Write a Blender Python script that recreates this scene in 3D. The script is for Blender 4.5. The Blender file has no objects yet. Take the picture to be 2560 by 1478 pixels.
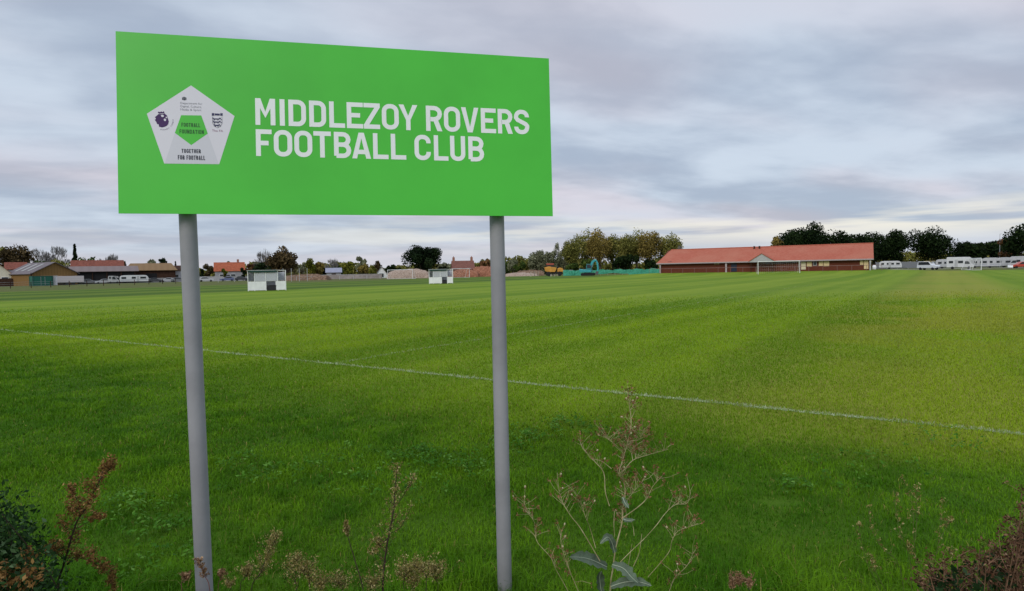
import bpy, math, random
import numpy as np
from mathutils import Vector, Matrix

scene = bpy.context.scene
COL = scene.collection
rad = math.radians

# ------------------------------------------------------------------ camera
FPX = 1573.0                      # focal length in photo pixels (photo is 2560 wide)
CAMH = 1.64
PITCH = math.atan(62 / FPX)
ROLL = 0.0185
_F = np.array([0, math.cos(PITCH), -math.sin(PITCH)])
_R0 = np.array([1., 0, 0])
_U0 = np.cross(_R0, _F)
_R = math.cos(ROLL) * _R0 - math.sin(ROLL) * _U0
_U = math.sin(ROLL) * _R0 + math.cos(ROLL) * _U0
CAM = np.array([0, 0, CAMH])
cd = bpy.data.cameras.new('camera')
cam = bpy.data.objects.new('camera', cd)
COL.objects.link(cam)
cd.sensor_width = 36.0
cd.sensor_fit = 'HORIZONTAL'
cd.lens = 36.0 * FPX / 2560
cd.clip_start = 0.05
cd.clip_end = 8000
cam.matrix_world = Matrix(((_R[0], _U[0], -_F[0], 0), (_R[1], _U[1], -_F[1], 0), (_R[2], _U[2], -_F[2], CAMH), (0, 0, 0, 1)))
scene.camera = cam

# ------------------------------------------------------------------ node helper
class Graph:
    def __init__(s, tree):
        s.t = tree
        tree.nodes.clear()
    def node(s, kind, ins=None, **attrs):
        n = s.t.nodes.new(kind)
        for k, v in attrs.items():
            setattr(n, k, v)
        for k, v in (ins or {}).items():
            s.put(n.inputs[k], v)
        return n
    def put(s, sock, v):
        if isinstance(v, bpy.types.NodeSocket):
            s.t.links.new(v, sock)
        elif isinstance(v, (tuple, list)) and len(v) == 3 and sock.type == 'RGBA':
            sock.default_value = (*v, 1)
        else:
            sock.default_value = v
    def math(s, op, a, b=0.0, c=0.0, clamp=False):
        return s.node('ShaderNodeMath', {0: a, 1: b, 2: c}, operation=op, use_clamp=clamp).outputs[0]
    def dot(s, v, w):
        return s.node('ShaderNodeVectorMath', {0: v, 1: w}, operation='DOT_PRODUCT').outputs['Value']
    def comb(s, x, y, z=0.0):
        return s.node('ShaderNodeCombineXYZ', {0: x, 1: y, 2: z}).outputs[0]
    def noise(s, vec, scale, detail=3.0, rough=0.5, dist=0.0):
        return s.node('ShaderNodeTexNoise', {'Vector': vec, 'Scale': scale, 'Detail': detail, 'Roughness': rough, 'Distortion': dist}).outputs[0]
    def mix(s, f, a, b, blend='MIX'):
        n = s.node('ShaderNodeMix', data_type='RGBA', blend_type=blend)
        s.put(n.inputs[0], f); s.put(n.inputs[6], a); s.put(n.inputs[7], b)
        return n.outputs[2]
    def step(s, v, a, b, lo=0.0, hi=1.0):
        return s.node('ShaderNodeMapRange', {0: v, 1: a, 2: b, 3: lo, 4: hi}, interpolation_type='SMOOTHSTEP').outputs[0]
    def lin(s, v, a, b, lo=0.0, hi=1.0):
        return s.node('ShaderNodeMapRange', {0: v, 1: a, 2: b, 3: lo, 4: hi}).outputs[0]

# ------------------------------------------------------------------ world, sun, exposure
SUN_EL, SUN_AZ = rad(34), rad(205)       # azimuth clockwise from +Y: behind the camera, a little to the left
world = bpy.data.worlds.new('World')
scene.world = world
world.use_nodes = True
g = Graph(world.node_tree)
sky = g.node('ShaderNodeTexSky', sky_type='NISHITA', sun_disc=False, sun_elevation=SUN_EL, sun_rotation=SUN_AZ)
d = g.node('ShaderNodeTexCoord').outputs['Generated']
sep = g.node('ShaderNodeSeparateXYZ', {0: d})
dx, dy, dz = sep.outputs
zc = g.math('ADD', g.math('MAXIMUM', dz, 0.0), 0.12)
cx, cy = g.math('DIVIDE', dx, zc), g.math('DIVIDE', dy, zc)
# cloud sheet seen from below: long banks running across the view, slightly slanted
ca, sa = math.cos(rad(-24)), math.sin(rad(-24))
bx = g.math('ADD', g.math('MULTIPLY', cx, ca), g.math('MULTIPLY', cy, -sa))
by = g.math('ADD', g.math('MULTIPLY', cx, sa), g.math('MULTIPLY', cy, ca))
SEED = 11.3
pv = g.comb(g.math('MULTIPLY', bx, 0.8), by, SEED)
n1 = g.noise(pv, 1.15, 5.0, 0.47, 0.4)
n2 = g.noise(g.comb(bx, g.math('MULTIPLY', by, 1.6), 9.1), 3.0, 5.0, 0.52, 0.2)
n3 = g.noise(g.comb(g.math('MULTIPLY', bx, 0.5), by, 21.3), 0.9, 2.0, 0.5)
dens = g.math('ADD', g.math('MULTIPLY', n1, 0.76), g.math('MULTIPLY', n2, 0.24))
dens = g.step(dens, 0.35, 0.63)
light = g.mix(g.step(n3, 0.42, 0.72), (0.63, 0.715, 0.83), (0.72, 0.685, 0.765))
dark = g.mix(g.step(n3, 0.42, 0.68), (0.41, 0.485, 0.61), (0.48, 0.49, 0.58))
cloud = g.mix(dens, light, dark)
# the bright strip under the far edge of the cloud, strongest to the right
low = g.math('MULTIPLY', g.step(dz, 0.02, 0.055), g.step(dz, 0.10, 0.055))
gaps = g.step(g.noise(g.comb(g.math('MULTIPLY', dx, 2.2), g.math('MULTIPLY', dz, 26.0), 4.2), 1.6, 4.0, 0.5), 0.44, 0.62)
cream = g.math('MULTIPLY', g.math('MULTIPLY', low, gaps), g.lin(dx, -0.6, 0.5, 0.25, 1.0))
cloud = g.mix(cream, cloud, (0.90, 0.87, 0.78))
hzf = g.step(dz, 0.07, 0.0)
cloud = g.mix(g.math('MULTIPLY', hzf, 0.65), cloud, (0.66, 0.67, 0.74))
# an overcast sky is about twice as bright overhead as low down
cloud = g.mix(1.0, cloud, g.comb(*[g.step(dz, 0.36, 0.95, 1.0, 1.9)] * 3), 'MULTIPLY')
bg1 = g.node('ShaderNodeBackground', {'Color': sky.outputs[0], 'Strength': 0.1})
bg2 = g.node('ShaderNodeBackground', {'Color': cloud, 'Strength': 1.0})
mx = g.node('ShaderNodeMixShader', {0: 0.93, 1: bg1.outputs[0], 2: bg2.outputs[0]})
g.node('ShaderNodeOutputWorld', {'Surface': mx.outputs[0]})

sd = bpy.data.lights.new('sun', 'SUN')
sun = bpy.data.objects.new('sun', sd)
COL.objects.link(sun)
sd.energy = 1.5
sd.angle = rad(28)
sd.color = (1.0, 0.95, 0.88)
sv = Vector((math.sin(SUN_AZ) * math.cos(SUN_EL), math.cos(SUN_AZ) * math.cos(SUN_EL), math.sin(SUN_EL)))
sun.rotation_euler = sv.to_track_quat('Z', 'Y').to_euler()
vs = scene.view_settings
vs.view_transform = 'Standard'
vs.look = 'None'
vs.gamma = 1
vs.use_curve_mapping = False
vs.exposure = 0.0

# ------------------------------------------------------------------ placement helpers
def ray(px, py):
    return _F + ((px - 1280) * _R - (py - 739) * _U) / FPX
def P(px, py, Y):
    r = ray(px, py)
    return CAM + r * (Y / r[1])
def hz(px):
    return 700.6 - 0.01842 * px
def X(px, Y):
    return float(P(px, hz(px), Y)[0])
def Z(px, py, Y):
    return float(P(px, py, Y)[2])
def M(npx, Y):
    return npx * Y / FPX
def face(x, y, extra=0.0):
    return -math.atan2(x, y) + extra
def sstep(t):
    t = np.clip(t, 0, 1)
    return t * t * (3 - 2 * t)

CH_A = np.array([32.3, 139.0])             # front left corner of the clubhouse
CH_R = rad(-30)
CH_L, CH_D = 41.2, 14.0
def T(x, y):
    x = np.asarray(x, float); y = np.asarray(y, float)
    c, s = math.cos(CH_R), math.sin(CH_R)
    lx = (x - CH_A[0]) * c + (y - CH_A[1]) * s
    ly = -(x - CH_A[0]) * s + (y - CH_A[1]) * c
    ex = np.maximum(np.maximum(-lx, lx - CH_L), 0)
    ey = np.maximum(np.maximum(-ly, ly - CH_D), 0)
    return 0.5 * (1 - sstep(np.hypot(ex, ey) / 15.0))
UX, UY = math.cos(rad(-34.3)), math.sin(rad(-34.3))    # along the near pitch line
VX, VY = -UY, UX                                       # across it, away from the camera
V0 = 7.6

def vnoise(x, y, scale, seed):
    r = np.random.default_rng(seed)
    tab = r.random((256, 256))
    x = x * scale; y = y * scale
    xi = np.floor(x).astype(int); yi = np.floor(y).astype(int)
    fx = sstep(x - xi); fy = sstep(y - yi)
    a = tab[xi % 256, yi % 256]; b = tab[(xi + 1) % 256, yi % 256]
    c = tab[xi % 256, (yi + 1) % 256]; e = tab[(xi + 1) % 256, (yi + 1) % 256]
    return (a * (1 - fx) + b * fx) * (1 - fy) + (c * (1 - fx) + e * fx) * fy

# ------------------------------------------------------------------ object helpers
def tag(o, label=None, cat=None, group=None, kind=None):
    if label: o['label'] = label
    if cat: o['category'] = cat
    if group: o['group'] = group
    if kind: o['kind'] = kind
    return o
def thing(name, label, cat, loc=(0, 0, 0), rz=0.0, group=None):
    o = bpy.data.objects.new(name, None)
    COL.objects.link(o)
    o.empty_display_size = 0.2
    o.location = loc
    o.rotation_euler = (0, 0, rz)
    return tag(o, label, cat, group)
def link_mesh(name, me, mat, parent=None):
    o = bpy.data.objects.new(name, me)
    COL.objects.link(o)
    if mat is not None:
        me.materials.append(mat)
    if parent is not None:
        o.parent = parent
    return o
class MB:
    """collects boxes, tubes and prisms; build() links them as one mesh object"""
    def __init__(s):
        s.v = []; s.f = []
    def add(s, vs_, fs):
        b = len(s.v)
        s.v += [tuple(map(float, p)) for p in vs_]
        s.f += [tuple(i + b for i in q) for q in fs]
        return s
    def box(s, c, d, rz=0.0, ry=0.0):
        hx, hy, hz_ = d[0] / 2, d[1] / 2, d[2] / 2
        pts = []
        cr, sr = math.cos(rz), math.sin(rz); cy_, sy_ = math.cos(ry), math.sin(ry)
        for x, y, z in ((-hx, -hy, -hz_), (hx, -hy, -hz_), (hx, hy, -hz_), (-hx, hy, -hz_), (-hx, -hy, hz_), (hx, -hy, hz_), (hx, hy, hz_), (-hx, hy, hz_)):
            x, z = x * cy_ + z * sy_, -x * sy_ + z * cy_
            pts.append((c[0] + x * cr - y * sr, c[1] + x * sr + y * cr, c[2] + z))
        return s.add(pts, [(3, 2, 1, 0), (4, 5, 6, 7), (0, 1, 5, 4), (1, 2, 6, 5), (2, 3, 7, 6), (3, 0, 4, 7)])
    def tube(s, pts, rr, n=8, cap=True):
        pts = [Vector(p) for p in pts]
        if not isinstance(rr, (list, tuple)): rr = [rr] * len(pts)
        vv = []; ff = []
        up = None
        for i, p in enumerate(pts):
            t = (pts[min(i + 1, len(pts) - 1)] - pts[max(i - 1, 0)])
            t = t.normalized() if t.length > 1e-9 else Vector((0, 0, 1))
            if up is None:
                up = t.orthogonal().normalized()
            else:
                up = (up - t * up.dot(t))
                up = up.normalized() if up.length > 1e-6 else t.orthogonal().normalized()
            w = t.cross(up)
            for k in range(n):
                a = 2 * math.pi * k / n
                vv.append(p + (up * math.cos(a) + w * math.sin(a)) * rr[i])
        for i in range(len(pts) - 1):
            for k in range(n):
                k2 = (k + 1) % n
                ff.append((i * n + k, i * n + k2, (i + 1) * n + k2, (i + 1) * n + k))
        if cap:
            ff.append(tuple(range(n - 1, -1, -1)))
            ff.append(tuple((len(pts) - 1) * n + k for k in range(n)))
        return s.add(vv, ff)
    def prism(s, prof, y0, y1):
        """closed (x, z) profile, counter-clockwise seen from -y, pushed from y0 to y1"""
        n = len(prof)
        vv = [(x, y0, z) for x, z in prof] + [(x, y1, z) for x, z in prof]
        ff = [tuple(range(n)), tuple(range(2 * n - 1, n - 1, -1))]
        for i in range(n):
            j = (i + 1) % n
            ff.append((j, i, i + n, j + n))
        return s.add(vv, ff)
    def prism_x(s, prof, x0, x1):
        """closed (y, z) profile pushed along x"""
        n = len(prof)
        vv = [(x0, y, z) for y, z in prof] + [(x1, y, z) for y, z in prof]
        ff = [tuple(range(n - 1, -1, -1)), tuple(range(n, 2 * n))]
        for i in range(n):
            j = (i + 1) % n
            ff.append((i, j, j + n, i + n))
        return s.add(vv, ff)
    def wheel(s, c, r, w, n=18):
        vv = []; ff = []
        for k in range(n):
            a = 2 * math.pi * k / n
            for q, (rr, yy) in enumerate(((r * .9, -w / 2), (r, -w / 2 + .03), (r, w / 2 - .03), (r * .9, w / 2))):
                vv.append((c[0] + rr * math.cos(a), c[1] + yy, c[2] + rr * math.sin(a)))
        for k in range(n):
            k2 = (k + 1) % n
            for q in range(3):
                ff.append((k * 4 + q, k2 * 4 + q, k2 * 4 + q + 1, k * 4 + q + 1))
        ff.append(tuple(k * 4 for k in range(n)))
        ff.append(tuple(k * 4 + 3 for k in range(n - 1, -1, -1)))
        return s.add(vv, ff)
    def build(s, name, mat, parent=None, smooth=False, bevel=0.0):
        me = bpy.data.meshes.new(name)
        me.from_pydata(s.v, [], s.f)
        me.update()
        o = link_mesh(name, me, mat, parent)
        if smooth:
            for p in me.polygons: p.use_smooth = True
        if bevel:
            b = o.modifiers.new('bevel', 'BEVEL')
            b.width = bevel; b.segments = 2; b.limit_method = 'ANGLE'; b.angle_limit = rad(40)
        return o
def np_mesh(name, verts, faces, mat, parent=None, tint=None, color=None, smooth=False):
    """verts (n,3); faces (m,k) all of k corners"""
    me = bpy.data.meshes.new(name)
    n, (m, k) = len(verts), faces.shape
    me.vertices.add(n)
    me.vertices.foreach_set('co', np.ascontiguousarray(verts, np.float32).ravel())
    me.loops.add(m * k)
    me.loops.foreach_set('vertex_index', np.ascontiguousarray(faces, np.int32).ravel())
    me.polygons.add(m)
    me.polygons.foreach_set('loop_start', np.arange(0, m * k, k, dtype=np.int32))
    if smooth:
        me.polygons.foreach_set('use_smooth', np.ones(m, bool))
    me.update(calc_edges=True)
    if tint is not None:
        a = me.attributes.new('tint', 'FLOAT', 'POINT')
        a.data.foreach_set('value', np.ascontiguousarray(tint, np.float32))
    if color is not None:
        a = me.attributes.new('shade', 'FLOAT_COLOR', 'POINT')
        a.data.foreach_set('color', np.ascontiguousarray(np.c_[color, np.ones(n)], np.float32).ravel())
    return link_mesh(name, me, mat, parent)

# ------------------------------------------------------------------ materials
def mat(name, col, rough=0.6, spec=0.3, metal=0.0, var=0.12, scale=6.0, bump=0.0, bscale=40.0, alt=None, detail=4.0):
    m = bpy.data.materials.new(name)
    m.use_nodes = True
    g = Graph(m.node_tree)
    pos = g.node('ShaderNodeTexCoord').outputs['Object']
    n = g.noise(pos, scale, detail, 0.6)
    f = g.step(n, 0.3, 0.7)
    a = tuple(c * (1 - var) for c in col)
    b = alt if alt else tuple(min(1, c * (1 + var)) for c in col)
    c = g.mix(f, a, b)
    bs = g.node('ShaderNodeBsdfPrincipled', {'Base Color': c, 'Roughness': rough, 'Metallic': metal, 'Specular IOR Level': spec})
    if bump:
        h = g.noise(pos, bscale, 4.0, 0.6)
        g.put(bs.inputs['Normal'], g.node('ShaderNodeBump', {'Strength': bump, 'Distance': 0.02, 'Height': h}).outputs[0])
    g.node('ShaderNodeOutputMaterial', {'Surface': bs.outputs[0]})
    return m
def leaf_mat(name, c0, c1, c2=None, trans=0.25, rough=0.6):
    m = bpy.data.materials.new(name)
    m.use_nodes = True
    g = Graph(m.node_tree)
    t = g.node('ShaderNodeAttribute', attribute_name='tint').outputs['Fac']
    c = g.mix(g.lin(t, 0.0, 0.6 if c2 else 1.0), c0, c1)
    if c2: c = g.mix(g.lin(t, 0.6, 1.0), c, c2)
    bs = g.node('ShaderNodeBsdfPrincipled', {'Base Color': c, 'Roughness': rough, 'Specular IOR Level': 0.06})
    tr = g.node('ShaderNodeBsdfTranslucent', {'Color': c})
    mxs = g.node('ShaderNodeMixShader', {0: trans, 1: bs.outputs[0], 2: tr.outputs[0]})
    g.node('ShaderNodeOutputMaterial', {'Surface': mxs.outputs[0]})
    return m
def stripe_mat(name, c0, c1, axis, freq, rough=0.6, sharp=0.3, extra=0.25):
    """boards or ribs running along one local axis"""
    m = bpy.data.materials.new(name)
    m.use_nodes = True
    g = Graph(m.node_tree)
    pos = g.node('ShaderNodeTexCoord').outputs['Object']
    s = g.math('SINE', g.math('MULTIPLY', g.dot(pos, axis), freq))
    f = g.step(s, -sharp, sharp)
    n = g.noise(pos, 1.3, 4.0, 0.6)
    f = g.math('ADD', g.math('MULTIPLY', f, 1 - extra), g.math('MULTIPLY', n, extra))
    bs = g.node('ShaderNodeBsdfPrincipled', {'Base Color': g.mix(f, c0, c1), 'Roughness': rough, 'Specular IOR Level': 0.25})
    g.node('ShaderNodeOutputMaterial', {'Surface': bs.outputs[0]})
    return m
def brick_mat(name, c0, c1, mortar, scale=1.0, bw=0.225, rh=0.075):
    m = bpy.data.materials.new(name)
    m.use_nodes = True
    g = Graph(m.node_tree)
    pos = g.node('ShaderNodeTexCoord').outputs['Object']
    sp = g.node('ShaderNodeSeparateXYZ', {0: pos})
    vec = g.comb(g.math('ADD', sp.outputs[0], sp.outputs[1]), sp.outputs[2], 0.0)
    br = g.node('ShaderNodeTexBrick', {'Vector': vec, 'Color1': c0, 'Color2': c1, 'Mortar': mortar, 'Scale': scale, 'Mortar Size': 0.008, 'Brick Width': bw, 'Row Height': rh})
    n = g.noise(pos, 0.6, 4.0, 0.6)
    c = g.mix(g.math('MULTIPLY', g.step(n, 0.35, 0.7), 0.35), br.outputs[0], c0)
    bs = g.node('ShaderNodeBsdfPrincipled', {'Base Color': c, 'Roughness': 0.85, 'Specular IOR Level': 0.15})
    g.node('ShaderNodeOutputMaterial', {'Surface': bs.outputs[0]})
    return m
def glass_mat(name, col=(0.02, 0.025, 0.03), rough=0.08):
    return mat(name, col, rough, 0.5, 0.0, 0.05)

MT = {}
MT['glass'] = glass_mat('window glass')
MT['white'] = mat('white paint', (0.74, 0.75, 0.75), 0.45, 0.4, var=0.06, scale=2)
MT['vehicle_white'] = mat('vehicle white', (0.58, 0.59, 0.60), 0.4, 0.4, var=0.08, scale=.8)
MT['grey_white'] = mat('greyed white paint', (0.40, 0.41, 0.42), 0.5, 0.35, var=0.1, scale=1.5)
MT['tyre'] = mat('black rubber', (0.018, 0.018, 0.019), 0.8, 0.2)
MT['steel'] = mat('galvanised steel', (0.42, 0.43, 0.45), 0.45, 0.5, 0.4, 0.15, 8)
MT['dark'] = mat('dark plastic', (0.02, 0.021, 0.023), 0.6, 0.3)
MT['trunk'] = mat('bark', (0.075, 0.06, 0.045), 0.9, 0.1, var=0.3, scale=3)
MT['grey_trunk'] = mat('grey bark', (0.17, 0.155, 0.14), 0.9, 0.1, var=0.3, scale=3)

# ------------------------------------------------------------------ ground
# passes of the mower, the same for the turf sheet and the blades: sum of sines across the pitch
BANDS = ((0.83, 0.4, 1.0), (1.71, 2.1, 0.75), (0.37, 1.3, 0.8), (3.3, 0.9, 0.5))
def band_np(u):
    return sum(a * np.sin(u * k + p) for k, p, a in BANDS) / 3.0
def ground():
    a = np.concatenate([-np.geomspace(3000, 150, 16), np.arange(-135, 136, 3.0), np.geomspace(150, 3000, 16)])
    b = np.concatenate([[-400, -150, -50, -20], np.arange(-8, 182, 3.0), np.geomspace(190, 4500, 18)])
    xx, yy = np.meshgrid(a, b)
    vv = np.c_[xx.ravel(), yy.ravel(), T(xx, yy).ravel()]
    nx, ny = len(a), len(b)
    i = np.arange(nx * ny).reshape(ny, nx)
    ff = np.stack([i[:-1, :-1], i[:-1, 1:], i[1:, 1:], i[1:, :-1]], -1).reshape(-1, 4)
    m = bpy.data.materials.new('field turf')
    m.use_nodes = True
    g = Graph(m.node_tree)
    pos = g.node('ShaderNodeNewGeometry').outputs['Position']
    u = g.dot(pos, (UX, UY, 0)); v = g.dot(pos, (VX, VY, 0))
    streak = g.noise(g.comb(g.math('MULTIPLY', u, 0.42), g.math('MULTIPLY', v, 0.014), 0.0), 1.0, 4.0, 0.55)
    thin = g.noise(g.comb(g.math('MULTIPLY', u, 2.6), g.math('MULTIPLY', v, 0.05), 5.0), 1.0, 3.0, 0.5)
    patch = g.noise(pos, 0.13, 4.0, 0.55)
    blot = g.noise(pos, 0.9, 5.0, 0.6)
    fine = g.noise(pos, 14.0, 4.0, 0.7)
    bsum = 0.0
    uw = g.math('ADD', u, g.math('MULTIPLY', g.math('SUBTRACT', blot, 0.5), 0.35))
    for k_, p_, a_ in BANDS:
        bsum = g.math('ADD', bsum, g.math('MULTIPLY', g.math('SINE', g.math('ADD', g.math('MULTIPLY', uw, k_), p_)), a_ / 3.0))
    fac = g.math('ADD', g.math('MULTIPLY', streak, 0.35), g.math('ADD', g.math('MULTIPLY', thin, 0.15), g.math('MULTIPLY', patch, 0.3)))
    fac = g.math('ADD', fac, g.math('MULTIPLY', bsum, 0.16))
    fac = g.step(fac, 0.22, 0.58)
    mown = g.mix(fac, TURF_A, TURF_B)
    mown = g.mix(g.math('MULTIPLY', g.step(blot, 0.5, 0.75), 0.35), mown, TURF_C)
    # worn yellow band down the right of the pitch
    band = g.math('MULTIPLY', g.step(uw, -4.0, -1.2), g.step(uw, 4.5, 2.2))
    band = g.math('MULTIPLY', band, g.step(patch, 0.25, 0.55))
    mown = g.mix(g.math('MULTIPLY', band, 0.5), mown, (0.27, 0.235, 0.05))
    # deeper green outfield beyond the far side line, in two or three mower widths
    s2 = g.step(g.math('SINE', g.math('ADD', g.math('MULTIPLY', u, 0.42), g.math('MULTIPLY', patch, 2.0))), -0.5, 0.5)
    out = g.mix(s2, (0.06, 0.115, 0.012), (0.115, 0.17, 0.02))
    wob = g.math('MULTIPLY', g.math('SUBTRACT', blot, 0.5), 1.6)
    col = g.mix(g.step(g.math('ADD', u, wob), -58.4, -60.0), mown, out)
    rough_g = g.mix(g.step(blot, 0.3, 0.7), (0.13, 0.13, 0.045), (0.085, 0.11, 0.025))
    col = g.mix(g.step(g.math('ADD', u, g.math('MULTIPLY', wob, 3.0)), -104.0, -112.0), col, rough_g)
    col = g.mix(g.step(g.math('ADD', v, wob), 156.0, 158.0), col, rough_g)
    # uncut margin on this side of the white line
    mg = g.step(g.math('ADD', v, wob), V0 - 0.3, g.math('SUBTRACT', V0 - 1.5, g.step(u, 1.0, -4.0, 0.0, 2.2)))
    marg = g.mix(g.step(blot, 0.35, 0.7), (0.045, 0.105, 0.006), (0.07, 0.14, 0.008))
    col = g.mix(mg, col, marg)
    col = g.mix(g.math('MULTIPLY', fine, 0.45), col, g.mix(1.0, col, (0.45, 0.5, 0.4), 'MULTIPLY'))
    bs = g.node('ShaderNodeBsdfPrincipled', {'Base Color': col, 'Roughness': 0.9, 'Specular IOR Level': 0.08})
    bh = g.math('ADD', g.math('MULTIPLY', fine, 0.5), g.noise(pos, 60.0, 2.0, 0.6))
    g.put(bs.inputs['Normal'], g.node('ShaderNodeBump', {'Strength': 0.5, 'Distance': 0.02, 'Height': bh}).outputs[0])
    g.node('ShaderNodeOutputMaterial', {'Surface': bs.outputs[0]})
    o = np_mesh('playing_field', vv, ff, m, smooth=True)
    tag(o, kind='structure')
TURF_A = (0.115, 0.200, 0.012)
TURF_B = (0.205, 0.280, 0.026)
TURF_C = (0.105, 0.19, 0.010)
ground()

def strip(name, pts, width, z, m):
    mb = MB()
    pts = [np.array(p, float) for p in pts]
    vv = []
    for i, p in enumerate(pts):
        t = pts[min(i + 1, len(pts) - 1)] - pts[max(i - 1, 0)]
        t /= np.linalg.norm(t)
        n = np.array([-t[1], t[0]])
        for s in (-.5, .5):
            q = p + n * s * width
            vv.append((q[0], q[1], float(T(q[0], q[1])) + z))
    mb.add(vv, [(2 * i + 1, 2 * i, 2 * i + 2, 2 * i + 3) for i in range(len(pts) - 1)])
    return tag(mb.build(name, m), kind='structure')
def paint_mat(name, amount):
    m = bpy.data.materials.new(name)
    m.use_nodes = True
    g = Graph(m.node_tree)
    pos = g.node('ShaderNodeTexCoord').outputs['Object']
    n = g.math('ADD', g.math('MULTIPLY', g.noise(pos, 28.0, 3.0, 0.7), 0.6), g.math('MULTIPLY', g.noise(pos, 1.1, 3.0, 0.6), 0.4))
    f = g.step(n, 0.66 - amount, 0.8 - amount)
    c = g.mix(f, (0.11, 0.16, 0.02), (0.42, 0.47, 0.33))
    bs = g.node('ShaderNodeBsdfPrincipled', {'Base Color': c, 'Roughness': 0.9, 'Specular IOR Level': 0.05})
    g.node('ShaderNodeOutputMaterial', {'Surface': bs.outputs[0]})
    return m
def uvp(u, v):
    return (u * UX + v * VX, u * UY + v * VY)
U_SIDE = -9.17
strip('pitch_line', [uvp(u, V0) for u in np.linspace(-34, 9.5, 30)], 0.11, 0.004, paint_mat('worn white line paint', 0.19))
strip('faded_pitch_line', [uvp(U_SIDE, v) for v in np.linspace(V0 + .3, 60, 20)], 0.10, 0.004, paint_mat('faded white line paint', 0.15))
strip('gravel_track', [(X(2190, 178), 178), (X(2350, 170), 170), (X(2640, 165), 165)], 9, 0.006, mat('pale gravel', (0.36, 0.34, 0.29), 0.95, 0.1, var=0.25, scale=2))

# ------------------------------------------------------------------ club sign
SO = np.array([-1.66697, 2.68943, 1.91443])
SU = np.array([0.976142598712129, 0.21706252892002478, -0.005430056940291688])
SK = np.array([-0.0061567569987091165, 0.052668188119403825, 0.9985930884516665])
SN = np.cross(SU, SK)                      # out of the face, towards the viewer
SW, SH = 1.921, 0.78
def sp3(u, k, n=0.0):
    return SO + SU * u + SK * k + SN * n

def arc(cx, cy, r, a0, a1, n=8):
    return [(cx + r * math.cos(rad(a0 + (a1 - a0) * i / n)), cy + r * math.sin(rad(a0 + (a1 - a0) * i / n))) for i in range(n + 1)]
def stroke(pts, t, closed=False):
    """outline strips of constant width with mitred joints -> list of quads"""
    n = len(pts)
    L, Rr = [], []
    for i in range(n):
        p = np.array(pts[i], float)
        a = np.array(pts[i - 1] if (i > 0 or closed) else pts[i], float)
        b = np.array(pts[(i + 1) % n] if (i < n - 1 or closed) else pts[i], float)
        d1 = p - a; d2 = b - p
        if np.linalg.norm(d1) < 1e-9: d1 = d2
        if np.linalg.norm(d2) < 1e-9: d2 = d1
        d1 = d1 / np.linalg.norm(d1); d2 = d2 / np.linalg.norm(d2)
        n1 = np.array([-d1[1], d1[0]]); n2 = np.array([-d2[1], d2[0]])
        mm = n1 + n2; mm /= np.linalg.norm(mm)
        k = min(t / 2 / max(mm @ n1, 0.3), t * 1.5)
        L.append(p + mm * k); Rr.append(p - mm * k)
    qs = []
    for i in range(n if closed else n - 1):
        j = (i + 1) % n
        qs.append([Rr[i], Rr[j], L[j], L[i]])
    return qs
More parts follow.
